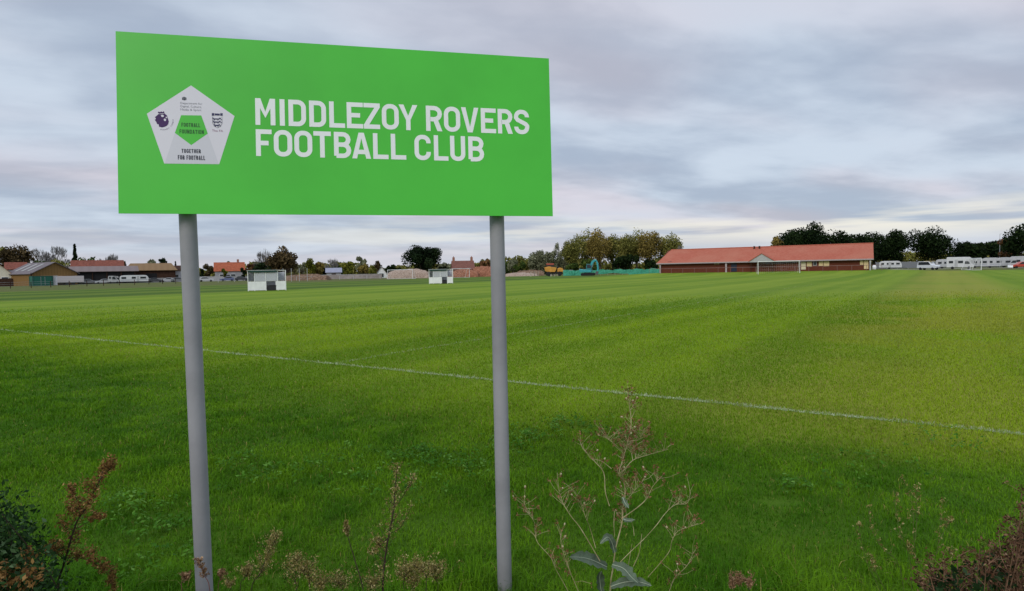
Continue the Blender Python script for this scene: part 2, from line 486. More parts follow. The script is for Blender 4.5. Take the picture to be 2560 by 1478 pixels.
def glyph(ch, w, h, t):
    """a letter in a condensed rounded grotesque: list of polygon groups"""
    a, b, c, e = t / 2, w - t / 2, t / 2, h - t / 2
    r = (w - t) * 0.46
    out = []
    def S(pts, closed=False): out.append(stroke(pts, t, closed))
    def Q(*pts): out.append([[np.array(p, float) for p in pts]])
    if ch in 'O0':
        S(arc(b - r, e - r, r, 0, 90) + arc(a + r, e - r, r, 90, 180) + arc(a + r, c + r, r, 180, 270) + arc(b - r, c + r, r, 270, 360), True)
    elif ch == 'D':
        S([(a, c), (b - r, c)] + arc(b - r, c + r, r, 270, 360)[1:] + arc(b - r, e - r, r, 0, 90) + [(a, e)], True)
    elif ch == 'I':
        Q((0, 0), (w, 0), (w, h), (0, h))
    elif ch == 'L':
        S([(a, h), (a, c), (w, c)])
    elif ch == 'E':
        S([(w, e), (a, e), (a, c), (w, c)]); S([(t * .9, h * .505), (w * .82, h * .505)])
    elif ch == 'F':
        S([(w, e), (a, e), (a, 0)]); S([(t * .9, h * .49), (w * .80, h * .49)])
    elif ch == 'T':
        S([(0, e), (w, e)]); S([(w / 2, h - t * .9), (w / 2, 0)])
    elif ch == 'H':
        S([(a, 0), (a, h)]); S([(b, 0), (b, h)]); S([(t * .9, h / 2), (w - t * .9, h / 2)])
    elif ch == 'U':
        S([(a, h), (a, c + r)] + arc(a + r, c + r, r, 180, 270)[1:] + arc(b - r, c + r, r, 270, 360) + [(b, h)])
    elif ch == 'M':
        S([(a, 0), (a, h)]); S([(b, 0), (b, h)])
        Q((a, h), (t * 1.1, h), (w / 2, h * .50), (w - t * 1.1, h), (b, h), (b, h * .80), (w / 2, h * .27), (a, h * .80))
    elif ch == 'N':
        S([(a, 0), (a, h)]); S([(b, 0), (b, h)])
        Q((a, h), (t * 1.05, h), (b, h * .12), (b, 0), (w - t * 1.05, 0), (a, h * .88))
    elif ch == 'Z':
        S([(0, e), (w, e)]); S([(0, c), (w, c)])
        Q((0, t * .9), (t * 1.15, t * .9), (w, h - t * .9), (w - t * 1.15, h - t * .9))
    elif ch == 'V':
        Q((0, h), (t * 1.06, h), (w / 2, h * .22), (w - t * 1.06, h), (w, h), (w / 2 + t * .58, 0), (w / 2 - t * .58, 0))
    elif ch == 'A':
        Q((0, 0), (t * 1.06, 0), (w / 2, h * .78), (w - t * 1.06, 0), (w, 0), (w / 2 + t * .58, h), (w / 2 - t * .58, h))
        S([(w * .24, h * .255), (w * .76, h * .255)])
    elif ch == 'Y':
        Q((0, h), (t * 1.12, h), (w / 2, h * .56), (w - t * 1.12, h), (w, h), (w / 2 + t / 2, h * .40), (w / 2 - t / 2, h * .40))
        S([(w / 2, h * .42), (w / 2, 0)])
    elif ch in 'RB':
        rr = h * .2
        m = h * .47 if ch == 'R' else h * .515
        rt = (e - m) / 2
        bb = b if ch == 'R' else b - w * .03
        S([(a, 0 if ch == 'R' else c), (a, e), (bb - rt, e)] + arc(bb - rt, e - rt, rt, 90, -90)[1:] + [(t * .9, m)])
        if ch == 'R':
            Q((w * .42, m), (w * .42 + t * 1.15, m), (w + t * .02, 0), (w - t * 1.12, 0))
        else:
            rb = (m - c) / 2
            S([(t * .9, m), (b - rb, m)] + arc(b - rb, m - rb, rb, 90, -90)[1:] + [(a, c)])
    elif ch == 'C':
        S([(b, h * .67), (b, e - r)] + arc(b - r, e - r, r, 0, 90)[1:] + arc(a + r, e - r, r, 90, 180) + arc(a + r, c + r, r, 180, 270) + arc(b - r, c + r, r, 270, 360) + [(b, h * .33)])
    elif ch == 'G':
        S([(b, h * .67), (b, e - r)] + arc(b - r, e - r, r, 0, 90)[1:] + arc(a + r, e - r, r, 90, 180) + arc(a + r, c + r, r, 180, 270) + arc(b - r, c + r, r, 270, 360) + [(b, h * .47), (w * .5, h * .47)])
    elif ch == 'S':
        m = h / 2
        ru = min(r, (e - m) / 2); 
        S([(b, h * .70)] + arc(b - r, e - ru * 1.02, r, 0, 90)[0:0] + [(b, e - r * .9)] + arc(b - r, e - r, r, 12, 90)[1:] + arc(a + r, e - r, r, 90, 180)
          + [(a, m + r * .75), (a + w * .10, m + r * .38), (w / 2, m), (b - w * .10, m - r * .38), (b, m - r * .75)]
          + arc(b - r, c + r, r, 0, -90) + arc(a + r, c + r, r, 270, 180) + [(a, h * .30)])
    return out
def put_glyphs(mb, items, base, h, t, lift):
    """items: (letter, u0, u1)"""
    for ch, u0, u1 in items:
        for gi, grp in enumerate(glyph(ch, u1 - u0, h, t)):
            for poly in grp:
                mb.add([sp3(u0 + p[0], base + p[1], lift + 0.00012 * gi) for p in poly], [tuple(range(len(poly)))])
def line_items(text, u0, u1, gap=0.22):
    wt = {'I': .3, ' ': .45, 'M': 1.2, 'L': .85, 'E': .88, 'F': .85}
    tot = sum(wt.get(c, 1.0) for c in text) + gap * (len(text) - 1)
    k = (u1 - u0) / tot
    x = u0; out = []
    for c in text:
        w = wt.get(c, 1.0) * k
        if c != ' ': out.append((c, x, x + w))
        x += w + gap * k
    return out
def poly_mb(pts, lift):
    return MB().add([sp3(u, k, lift) for u, k in pts], [tuple(range(len(pts)))])
def font_text(body, u0, u1, kb, lift, size):
    cu = bpy.data.curves.new('caption', 'FONT')
    cu.body = body; cu.size = size; cu.resolution_u = 2
    ob = bpy.data.objects.new('caption', cu)
    COL.objects.link(ob)
    dg = bpy.context.evaluated_depsgraph_get()
    me = ob.evaluated_get(dg).to_mesh()
    vv = [v.co.copy() for v in me.vertices]; ff = [tuple(p.vertices) for p in me.polygons]
    bpy.data.objects.remove(ob)
    w = max(v.x for v in vv)
    k = (u1 - u0) / w
    return [sp3(u0 + v.x * k, kb + v.y, lift) for v in vv], ff

def club_sign():
    green = mat('sign green', (0.068, 0.50, 0.042), 0.36, 0.4, var=0.07, scale=1.4)
    ink_w = mat('sign white lettering', (0.80, 0.82, 0.82), 0.45, 0.3, var=0.02)
    pent_m = mat('sign pale grey', (0.68, 0.66, 0.72), 0.45, 0.3, var=0.03, scale=3)
    pent_d = mat('sign pale grey fold', (0.60, 0.595, 0.65), 0.45, 0.3, var=0.03, scale=3)
    purple = mat('sign purple ink', (0.045, 0.012, 0.09), 0.5, 0.3)
    navy = mat('sign navy ink', (0.035, 0.035, 0.10), 0.5, 0.3)
    ink = mat('sign dark ink', (0.05, 0.055, 0.075), 0.5, 0.3)
    ink_g = mat('sign dark green ink', (0.015, 0.085, 0.02), 0.5, 0.3)
    ink_l = mat('sign grey ink', (0.26, 0.26, 0.30), 0.5, 0.3)
    rose = mat('sign rose ink', (0.32, 0.16, 0.24), 0.5, 0.3)
    post_m = mat('grey powder coated post', (0.275, 0.272, 0.288), 0.55, 0.25, var=0.12, scale=2.5, bump=0.08, bscale=60)
    root = thing('club_sign', 'large green football club sign with white lettering on two grey posts', 'sign')
    mb = MB()
    vv = [sp3(u, k, n) for n in (0, -0.004) for u, k in ((0, 0), (SW, 0), (SW, SH), (0, SH))]
    mb.add(vv, [(0, 1, 2, 3), (7, 6, 5, 4), (1, 0, 4, 5), (2, 1, 5, 6), (3, 2, 6, 7), (0, 3, 7, 4)])
    panel = mb.build('panel', green, root)
    # rails on the back and the two posts
    nn = np.array([SN[0], SN[1], 0]); nn /= np.linalg.norm(nn)
    off = 0.085
    def hit(x, y):
        r = ray(x, y); o = SO - nn * off
        return CAM + r * (((o - CAM) @ nn) / (r @ nn))
    for k in (0.14, 0.62):
        rb = MB()
        c = [sp3(u, k + dk, n) for n in (-0.0045, -0.0145) for u, dk in ((0.08, -.02), (SW - .08, -.02), (SW - .08, .02), (0.08, .02))]
        rb.add(c, [(0, 1, 2, 3), (7, 6, 5, 4), (1, 0, 4, 5), (2, 1, 5, 6), (3, 2, 6, 7), (0, 3, 7, 4)])
        rb.build('back_rail', MT['steel'], root)
    for xa, xb in ((469.5, 511), (1242, 1262)):
        A = hit(xa, 545); B = hit(xb, 1470)
        dr = (A - B) / (A[2] - B[2])
        top = A + dr * (SO[2] + SH - 0.06 - A[2]); bot = B + dr * (-0.25 - B[2])
        p = MB().tube([tuple(bot + (top - bot) * i / 6) for i in range(7)], 0.0365, 28).build('post', post_m, root, smooth=True)
        for k in (0.14, 0.62):
            cl = MB()
            q = A + dr * (SO[2] + k - A[2])
            cl.tube([tuple(q - np.array([0, 0, .018])), tuple(q + np.array([0, 0, .018]))], 0.041, 20)
            cl.build('clamp', MT['steel'], p)
    l1 = [('M', 0.5547, 0.6391), ('I', 0.6577, 0.6791), ('D', 0.6951, 0.7706), ('D', 0.7842, 0.8579), ('L', 0.8717, 0.9409), ('E', 0.9492, 1.022), ('Z', 1.0248, 1.0985), ('O', 1.107, 1.1845), ('Y', 1.1845, 1.2716), ('R', 1.3108, 1.3865), ('O', 1.3954, 1.4732), ('V', 1.478, 1.5622), ('E', 1.5732, 1.6469), ('R', 1.6561, 1.7288), ('S', 1.7369, 1.8123)]
    l2 = [('F', 0.5548, 0.6217), ('O', 0.6302, 0.7086), ('O', 0.7177, 0.7951), ('T', 0.8005, 0.8772), ('B', 0.8899, 0.9659), ('A', 0.9698, 1.0542), ('L', 1.0643, 1.1338), ('L', 1.1453, 1.215), ('C', 1.254, 1.3301), ('L', 1.3449, 1.4131), ('U', 1.4221, 1.4941), ('B', 1.5092, 1.5852)]
    for it, kb, lab in ((l1[:9], 0.3995, 'longest word of the upper line'), (l1[9:], 0.3995, 'second word of the upper line'), (l2[:8], 0.2605, 'longest word of the lower line'), (l2[8:], 0.2605, 'second word of the lower line')):
        q = MB(); put_glyphs(q, it, kb, 0.1195, 0.0205, 0.0006)
        o = q.build('lettering', ink_w, root)
        o['label'] = 'white capitals, ' + lab
    pent = poly_mb([(0.1812, 0.217), (0.4014, 0.2195), (0.4682, 0.4347), (0.2931, 0.562), (0.116, 0.4303)], 0.0005).build('emblem', pent_m, root)
    poly_mb([(0.2251, 0.3515), (0.183, 0.2178), (0.3996, 0.2202), (0.3575, 0.3533), (0.2901, 0.3004)], 0.0007).build('fold', pent_d, pent)
    poly_mb([(0.2901, 0.3004), (0.3575, 0.3533), (0.3321, 0.432), (0.2513, 0.4296), (0.2251, 0.3515)], 0.0009).build('inner_pentagon', green, pent)
    def small(name, text, u0, u1, kb, h, t, m):
        q = MB(); put_glyphs(q, line_items(text, u0, u1), kb, h, t, 0.0012)
        q.build(name, m, pent)
    q = MB()
    put_glyphs(q, line_items('FOOTBALL', 0.2521, 0.3272), 0.3797, 0.0172, 0.0030, 0.0012)
    put_glyphs(q, line_items('FOUNDATION', 0.2438, 0.3414), 0.3500, 0.0178, 0.0030, 0.0012)
    q.build('inner_lettering', ink_g, pent)
    q = MB()
    put_glyphs(q, line_items('TOGETHER', 0.2503, 0.328), 0.2656, 0.0175, 0.0033, 0.0012)
    put_glyphs(q, line_items('FOR FOOTBALL', 0.2354, 0.3448), 0.2360, 0.0192, 0.0034, 0.0012)
    q.build('motto_lettering', ink, pent)
    q = MB()
    for body, u0, u1, kb in (('Department for', 0.2483, 0.337, 0.4790), ('Digital, Culture,', 0.2479, 0.334, 0.4650), ('Media & Sport', 0.2477, 0.333, 0.4510)):
        q.add(*font_text(body, u0, u1, kb, 0.0012, 0.0125))
    q.build('small_print', ink_l, pent)
    q = MB()
    for i, (x, y, w, h) in enumerate(((0.2565, .497, .004, .011), (0.2615, .4955, .007, .009), (0.2695, .497, .004, .011), (0.2612, .5058, .0078, .0042))):
        q.add([sp3(x + a * w, y + b * h, 0.0012 + .0001 * i) for a, b in ((0, 0), (1, 0), (1, 1), (0, 1))], [(0, 1, 2, 3)])
    q.build('royal_arms', ink, pent)
    lion = [(0.1587, 0.4378), (0.1627, 0.4422), (0.1678, 0.439), (0.1731, 0.4433), (0.177, 0.44), (0.1835, 0.4446), (0.1852, 0.436), (0.1885, 0.4319), (0.195, 0.4264), (0.1962, 0.4207), (0.1987, 0.4122), (0.2019, 0.4009), (0.1996, 0.3893), (0.1929, 0.3805), (0.1837, 0.3758), (0.1733, 0.3734), (0.163, 0.3765), (0.1618, 0.3865), (0.1554, 0.3876), (0.1529, 0.3961), (0.1466, 0.405), (0.1518, 0.4104), (0.1475, 0.4173), (0.1546, 0.4233), (0.1586, 0.4278), (0.1638, 0.4323)]
    lm = poly_mb(lion[::-1], 0.0011).build('lion_mark', purple, pent)
    q = MB()
    for i, pp in enumerate(([(.171, .426), (.174, .419), (.180, .4185), (.184, .423), (.181, .4275), (.175, .4285)],
                            [(.182, .409), (.184, .402), (.1885, .401), (.192, .406), (.1905, .411), (.186, .4125)],
                            [(.1885, .4195), (.192, .414), (.196, .415), (.1945, .4205)], [(.165, .4305), (.184, .4335), (.184, .4352), (.165, .4325)])):
        q.add([sp3(a, b, 0.0014) for a, b in pp], [tuple(range(len(pp)))])
    q.build('lion_face', pent_m, pent)
    q = MB()
    words = 'Premier League'
    acx, acy, ar = 0.175, 0.4065, 0.0455
    # arc of tiny letters round the lower right of the lion
    for i, ch in enumerate(words):
        if ch == ' ': continue
        th = rad(-96 + 98 * i / (len(words) - 1))
        ct, st = math.cos(th), math.sin(th)
        vv, ff = font_text(ch, 0.0, 0.0042, 0.0, 0.0, 0.0075)
        loc = [((p - SO) @ SU - .0021, (p - SO) @ SK) for p in vv]
        q.add([sp3(acx + ct * ar - st * x - ct * y * -1 * 1.0, acy + st * ar + ct * x + st * y, 0.0013) if False else
               sp3(acx + ct * (ar - y) - st * x, acy + st * (ar - y) + ct * x, 0.0013) for x, y in loc], ff)
    q.build('arc_lettering', purple, pent)
    q = MB()
    items = [(.3751, .4326, .010, .0115), (.4095, .4338, .010, .0115), (.387, .4345, .0205, .0085)]
    for row, y in enumerate((.4145, .4010, .3865)):
        w = (.036, .034, .026)[row]; x0 = .3972 - w / 2
        items += [(x0, y + .002, w * .72, .0048), (x0 + w * .70, y + .0045, w * .2, .0055), (x0 - .0015, y + .005, .003, .006), (x0 + w * .12, y - .0022, .003, .0045), (x0 + w * .52, y - .0022, .003, .0045), (x0 + w * .88, y + .001, w * .16, .003)]
    for i, (x, y, w, h) in enumerate(items):
        q.add([sp3(x + a * w, y + b * h, 0.0012 + .00005 * i) for a, b in ((0, 0), (1, 0), (1, 1), (0, 1))], [(0, 1, 2, 3)])
    q.build('crest', navy, pent)
    q = MB()
    sh = [(.3779, .4295), (.3779, .4000), (.384, .3870), (.3972, .3800), (.410, .3875), (.4165, .4010), (.4165, .4305)]
    for i, qd in enumerate(stroke(sh, 0.0018)):
        q.add([sp3(p[0], p[1], 0.0012) for p in qd], [(0, 1, 2, 3)])
    q.build('shield_outline', ink_l, pent)
    q = MB(); q.add(*font_text('The FA', 0.3745, 0.420, 0.3625, 0.0012, 0.0135)); q.build('crest_lettering', rose, pent)
club_sign()

# ------------------------------------------------------------------ grass blades (one uncountable mass)
def grass_material():
    m = bpy.data.materials.new('grass blades')
    m.use_nodes = True
    g = Graph(m.node_tree)
    c = g.node('ShaderNodeAttribute', attribute_name='shade').outputs['Color']
    bs = g.node('ShaderNodeBsdfPrincipled', {'Base Color': c, 'Roughness': 0.6, 'Specular IOR Level': 0.08})
    tr = g.node('ShaderNodeBsdfTranslucent', {'Color': c})
    mxs = g.node('ShaderNodeMixShader', {0: 0.3, 1: bs.outputs[0], 2: tr.outputs[0]})
    g.node('ShaderNodeOutputMaterial', {'Surface': mxs.outputs[0]})
    return m
MT['grass'] = grass_material()
BARE = [(*P(1945, 1260, 1)[:2], 0.0)]
def ground_hit(px, py, z=0.0):
    r = ray(px, py); t = (z - CAMH) / r[2]
    return CAM + r * t
def grass(n=900000):
    r = np.random.default_rng(7)
    # density falls with distance (blades get below a pixel), never with direction
    ys = np.linspace(1.2, 40, 900)
    dens = np.minimum(1, (5.2 / ys) ** 2) * (2.1 * ys + 2.4) * sstep((40 - ys) / 24)
    cdf = np.cumsum(dens); cdf /= cdf[-1]
    y = np.interp(r.random(n), cdf, ys)
    x = (r.random(n) * 2 - 1) * (1.05 * y + 1.2)
    u = x * UX + y * UY; v = x * VX + y * VY
    wob = (vnoise(x, y, 0.9, 3) - .5) * 0.8
    margin = sstep((V0 - 0.3 - (v + wob * .8)) / (3.4 - 2.2 * sstep((u + 4) / 5)))
    tall = vnoise(x, y, 1.3, 4) * .6 + vnoise(x, y, 3.7, 5) * .4
    big = vnoise(x, y, 0.35, 9)
    L = (0.026 + 0.016 * r.random(n)) * (1 - margin) + margin * (0.026 + 0.062 * tall ** 1.8) * (0.55 + .75 * r.random(n))
    L *= 1 + 0.02 * np.maximum(y - 6, 0)
    # long uncut grass at the foot of the verge
    verge = sstep((3.45 + .4 * (vnoise(x, y, 2.2, 41) - .5) * 2 - y) / .6)
    L *= 1 + verge * (0.6 + 1.5 * vnoise(x, y, 5.0, 42))
    bc = ground_hit(1945, 1257)
    bare = np.exp(-(((x - bc[0]) / .16) ** 2 + ((y - bc[1]) / .10) ** 2))
    bc2 = ground_hit(706, 1265)
    bare = np.maximum(bare, np.exp(-(((x - bc2[0]) / .05) ** 2 + ((y - bc2[1]) / .05) ** 2)))
    L *= 1 - .85 * bare
    W = (0.0010 + 0.0009 * r.random(n)) * (1 + margin * .2) * np.maximum(1, y / 4.0)
    ang = r.random(n) * 2 * np.pi
    lean = (0.2 + 1.0 * r.random(n)) * np.where(margin > .5, 1.0, 0.8)
    dirx, diry = np.cos(ang), np.sin(ang)
    # combed by the mower along the stripes
    comb = (vnoise(u, v * .02, 0.45, 12) - .5) * 1.2 * (1 - margin)
    tx, ty = dirx * lean + comb * VX, diry * lean + comb * VY
    sx, sy = -diry * W, dirx * W
    z0 = np.full(n, -0.004)
    b = np.stack([x, y, z0], 1)
    mid = b + np.stack([tx * L * .35, ty * L * .35, L * .62], 1)
    tip = b + np.stack([tx * L * .95, ty * L * .95, L * (1.05 - .35 * np.minimum(lean, 1))], 1)
    s = np.stack([sx, sy, np.zeros(n)], 1)
    verts = np.stack([b - s, b + s, mid + s * .8, mid - s * .8, tip + s * .12, tip - s * .12], 1).reshape(-1, 3)
    i = np.arange(n)[:, None] * 6
    faces = np.concatenate([i + np.array([[0, 1, 2, 3]]), i + np.array([[3, 2, 4, 5]])], 0)
    # colour
    st = .5 + band_np(u + (wob * .4)) * .6 + (vnoise(x, y, .3, 13) - .5) * .5 + (vnoise(x, y, 1.6, 23) - .5) * .3
    A = np.array(GR_A); B = np.array(GR_B)
    Mg = np.array([0.050, 0.152, 0.003]); Mg2 = np.array([0.118, 0.255, 0.005])
    k = sstep((st - .12) / .76)[:, None]
    col = A * (1 - k) + B * k
    k2 = sstep((vnoise(x, y, 2.6, 14) * .4 + vnoise(x, y, 6.5, 18) * .3 + vnoise(x, y, 1.0, 24) * .3 - .25) / .5)[:, None]
    mg = Mg * (1 - k2) + Mg2 * k2
    col = col * (1 - margin[:, None]) + mg * margin[:, None]
    col = col * (1 + (r.random(n) - .5) * .55 * np.clip(5 / y, .3, 1))[:, None]
    wb = sstep((u + wob + 3.6) / 2.2) * sstep((4.4 - u - wob) / 2.0) * (1 - margin) * sstep((vnoise(x, y, .5, 29) - .25) / .4)
    wb = wb * np.clip((y - 5) / 12, .25, 1) * .45
    col = col * (1 - wb[:, None]) + np.array([0.40, 0.35, 0.055]) * wb[:, None]
    # some straw and yellow blades
    dead = r.random(n) < (0.02 + 0.05 * (1 - margin) * np.clip(8 / y, .3, 1)) * (.4 + 1.2 * vnoise(x, y, .8, 19))
    col[dead] = np.array([0.30, 0.26, 0.07]) * (0.6 + .6 * r.random(dead.sum()))[:, None]
    # paint on the blades of the white line
    patch = vnoise(u, v, 5.0, 15) * .5 + vnoise(u, v, 1.1, 16) * .5
    on = (np.abs(v - V0 + (vnoise(u, v, 6., 17) - .5) * .05) < 0.045 + .03 * vnoise(u, v, 2.5, 43)) & (r.random(n) < 0.16 + patch * .75)
    on2 = (np.abs(u - U_SIDE) < 0.05) & (v > V0) & (r.random(n) < 0.34)
    col[on] = np.array([0.46, 0.52, 0.36]) * (0.75 + .4 * r.random(on.sum()))[:, None]
    col[on2] = np.array([0.42, 0.47, 0.30])
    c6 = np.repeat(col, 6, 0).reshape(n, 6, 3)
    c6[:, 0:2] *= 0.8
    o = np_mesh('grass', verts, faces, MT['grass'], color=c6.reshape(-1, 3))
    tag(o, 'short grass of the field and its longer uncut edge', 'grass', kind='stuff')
GR_A = (0.135, 0.255, 0.006)
GR_B = (0.245, 0.375, 0.011)
grass()

def leaf_quads(c, nrm, size, asp, r, droop=0.0):
    """pointed leaves: 4-corner kites at centres c with normals nrm"""
    n = len(c)
    nrm = nrm / np.maximum(np.linalg.norm(nrm, axis=1, keepdims=True), 1e-6)
    a = r.normal(size=(n, 3))
    t = np.cross(nrm, a); t /= np.maximum(np.linalg.norm(t, axis=1, keepdims=True), 1e-6)
    b = np.cross(nrm, t)
    s = size[:, None]
    v = np.stack([c - t * s, c + b * s * asp - t * s * .1, c + t * s, c - b * s * asp - t * s * .1], 1).reshape(-1, 3)
    f = np.arange(n * 4).reshape(n, 4)
    return v, f

def clover():
    r = np.random.default_rng(21)
    spots = [(1010, 1150, .22, 26), (1120, 1160, .25, 30), (1070, 1140, .2, 22), (1180, 1180, .2, 18), (1280, 1110, .28, 34), (1350, 1090, .25, 30), (1430, 1065, .3, 40), (1520, 1090, .25, 20), (840, 1160, .3, 16), (700, 1190, .3, 14),
             (620, 1210, .2, 12), (340, 1290, .25, 22), (400, 1340, .25, 22), (300, 1260, .2, 18), (380, 1440, .2, 20), (2400, 1120, .3, 14), (2080, 1190, .3, 12), (1980, 1230, .12, 14), (2200, 1160, .3, 12), (900, 1210, .3, 16), (1110, 1230, .3, 10), (2330, 1100, .3, 10), (560, 1170, .12, 10), (620, 1150, .1, 8)]
    C = []; N = []; S = []; Tn = []
    for px, py, rr, k in spots:
        c0 = ground_hit(px, py)
        for _ in range(k):
            q = c0[:2] + r.normal(size=2) * rr * .6
            m = r.integers(5, 11)
            tt = r.random()
            for _ in range(m):
                a = r.random() * 2 * np.pi; dd = 0.015 + 0.04 * r.random()
                C.append((q[0] + dd * np.cos(a), q[1] + dd * np.sin(a), 0.035 + 0.06 * r.random()))
                N.append((np.cos(a) * .45 + r.normal() * .2, np.sin(a) * .45 + r.normal() * .2, 1))
                S.append(0.009 + .012 * r.random()); Tn.append(np.clip(tt * .6 + r.random() * .4, 0, 1))
    v, f = leaf_quads(np.array(C), np.array(N), np.array(S), 0.55, r)
    o = np_mesh('clover_leaves', v, f, leaf_mat('clover leaf', (0.022, 0.085, 0.006), (0.06, 0.17, 0.012), (0.14, 0.27, 0.05)), tint=np.repeat(Tn, 4))
    tag(o, 'low clover and broad weed leaves scattered through the rough grass', 'clover', kind='stuff')
clover()

# ------------------------------------------------------------------ foreground weeds
def path_pts(px_pts, Y, jit=0.0, r=None):
    """a stem drawn as photo points, given its own distance and depth wander"""
    out = []
    off = 0.0
    for i, (px, py) in enumerate(px_pts):
        if r is not None and i:
            off += r.normal() * jit
        out.append(P(px, py, Y + off))
    return np.array(out)
def smooth_path(p, k=4):
    p = np.asarray(p, float)
    if len(p) < 3: return p
    out = []
    for i in range(len(p) - 1):
        p0, p1, p2, p3 = p[max(i - 1, 0)], p[i], p[i + 1], p[min(i + 2, len(p) - 1)]
        for j in range(k):
            t = j / k
            out.append(0.5 * ((2 * p1) + (-p0 + p2) * t + (2 * p0 - 5 * p1 + 4 * p2 - p3) * t * t + (-p0 + 3 * p1 - 3 * p2 + p3) * t ** 3))
    out.append(p[-1])
    return np.array(out)
def stem_into(mb, p, r0, r1, n=6):
    m = len(p)
    mb.tube([tuple(q) for q in p], [r0 + (r1 - r0) * i / (m - 1) for i in range(m)], n)
def to_ground(p, base):
    """continue a stem from its lowest drawn point down to the plant's root"""
    b = np.array([base[0], base[1], -0.02])
    q = p[0]
    ins = [b, b * .45 + q * .55 + np.array([0, 0, .0])]
    return np.vstack([ins, p])
class Seeds:
    def __init__(s): s.c = []; s.n = []; s.s = []; s.t = []
    def cluster(s, c, rad_, k, size, r, axis=None, tbase=0.5):
        q = np.asarray(c) + r.normal(size=(k, 3)) * rad_ * np.array([.5, .5, .6])
        s.c.append(q); s.n.append(r.normal(size=(k, 3)))
        s.s.append(1.2 * size * (.5 + r.random(k))); s.t.append(np.clip(tbase + r.normal(size=k) * .28, 0, 1))
    def build(s, name, m, parent, r, asp=0.5):
        c = np.vstack(s.c); n = np.vstack(s.n); sz = np.concatenate(s.s); t = np.concatenate(s.t)
        v, f = leaf_quads(c, n, sz, asp, r)
        return np_mesh(name, v, f, m, parent, tint=np.repeat(t, 4))
BROWN = leaf_mat('dry brown seed', (0.06, 0.028, 0.010), (0.22, 0.115, 0.035), (0.42, 0.25, 0.10))
TAN = leaf_mat('dry tan seed', (0.09, 0.075, 0.020), (0.26, 0.21, 0.065), (0.50, 0.42, 0.20))
RUST = leaf_mat('rust seed', (0.08, 0.04, 0.02), (0.27, 0.155, 0.08), (0.46, 0.31, 0.19))
STEM_D = mat('dark dry stem', (0.045, 0.028, 0.022), 0.8, 0.2, var=0.25, scale=20)
STEM_P = mat('pale dry stem', (0.30, 0.25, 0.11), 0.7, 0.2, var=0.3, scale=14, alt=(0.46, 0.39, 0.22))
STEM_R = mat('reddish stem', (0.16, 0.065, 0.055), 0.75, 0.2, var=0.25, scale=20)
STEM_G = mat('green stem', (0.09, 0.12, 0.03), 0.7, 0.2, var=0.25, scale=20)
def local(o, loc):
    return o
def weed(name, label, cat, base, stems, seed_mat, stem_mat, seed, size, group=None):
    """stems: list of (points in world, r0, r1, seed plan) ; seed plan = (from fraction, branches, branch length, seeds, spread)"""
    r = np.random.default_rng(seed)
    root = thing(name, label, cat, (float(base[0]), float(base[1]), 0.0), 0, group)
    off = np.array([base[0], base[1], 0.0])
    mb = MB(); sd_ = Seeds()
    for p, r0, r1, plan in stems:
        p = smooth_path(p) - off
        stem_into(mb, p, r0, r1)
        if plan is None: continue
        f0, nb, bl, ks, sp = plan
        m = len(p)
        for b in range(nb):
            f = f0 + (1 - f0) * (b + r.random() * .6) / nb
            f = min(f, 0.999)
            i = f * (m - 1); i0 = int(i)
            q = p[i0] + (p[min(i0 + 1, m - 1)] - p[i0]) * (i - i0)
            a = r.random() * 2 * np.pi
            ln = bl * (1.15 - .75 * (f - f0) / max(1 - f0, .01)) * (.6 + .7 * r.random())
            d = np.array([np.cos(a) * .8, np.sin(a) * .8, .55 + .5 * r.random()])
            d /= np.linalg.norm(d)
            e = q + d * ln
            mid = (q + e) / 2 + np.array([0, 0, -.06 * ln])
            stem_into(mb, np.array([q, mid, e]), max(r1 * .8, .0007), .0005, 4)
            for w in np.linspace(.3, 1.0, max(2, int(ks / 12))):
                cc = q * (1 - w) ** 2 + 2 * mid * w * (1 - w) + e * w * w
                sd_.cluster(cc, sp, max(3, int(ks / max(2, int(ks / 12)))), size, r, tbase=.35 + .3 * r.random())
        sd_.cluster(p[-1], sp, int(ks * .6), size, r, tbase=.6)
    mb.build('stem', stem_mat, root)
    sd_.build('seed_heads', seed_mat, root, r)
    return root
def gp(px, Y):
    q = P(px, 1000, Y)
    return np.array([q[0], q[1]])
r0 = np.random.default_rng(5)
# leaning brown seed head at the left
b = gp(125, 2.1)
p = to_ground(path_pts([(145, 1478), (160, 1410), (190, 1310), (215, 1270), (250, 1200), (288, 1160)], 2.1, .01, r0), b)
p2 = path_pts([(212, 1285), (190, 1245), (172, 1215)], 2.1, .03, r0)
p3 = path_pts([(165, 1395), (220, 1400), (265, 1430), (285, 1470)], 2.1, .03, r0)
p4 = path_pts([(195, 1320), (230, 1300), (250, 1295)], 2.1, .03, r0)
p5 = path_pts([(165, 1400), (135, 1380), (118, 1375)], 2.1, .03, r0)
weed('dock_weed', 'tall leaning brown seed head at the left of the sign', 'weed', b,
     [(p, .0046, .0014, (.40, 34, .07, 64, .015)), (p2, .0012, .0007, (.3, 7, .03, 34, .010)), (p3, .0012, .0007, (.2, 18, .04, 60, .012)), (p4, .001, .0007, (.4, 6, .03, 40, .010)), (p5, .001, .0007, (.3, 10, .035, 60, .014))], BROWN, STEM_D, 31, .0036)
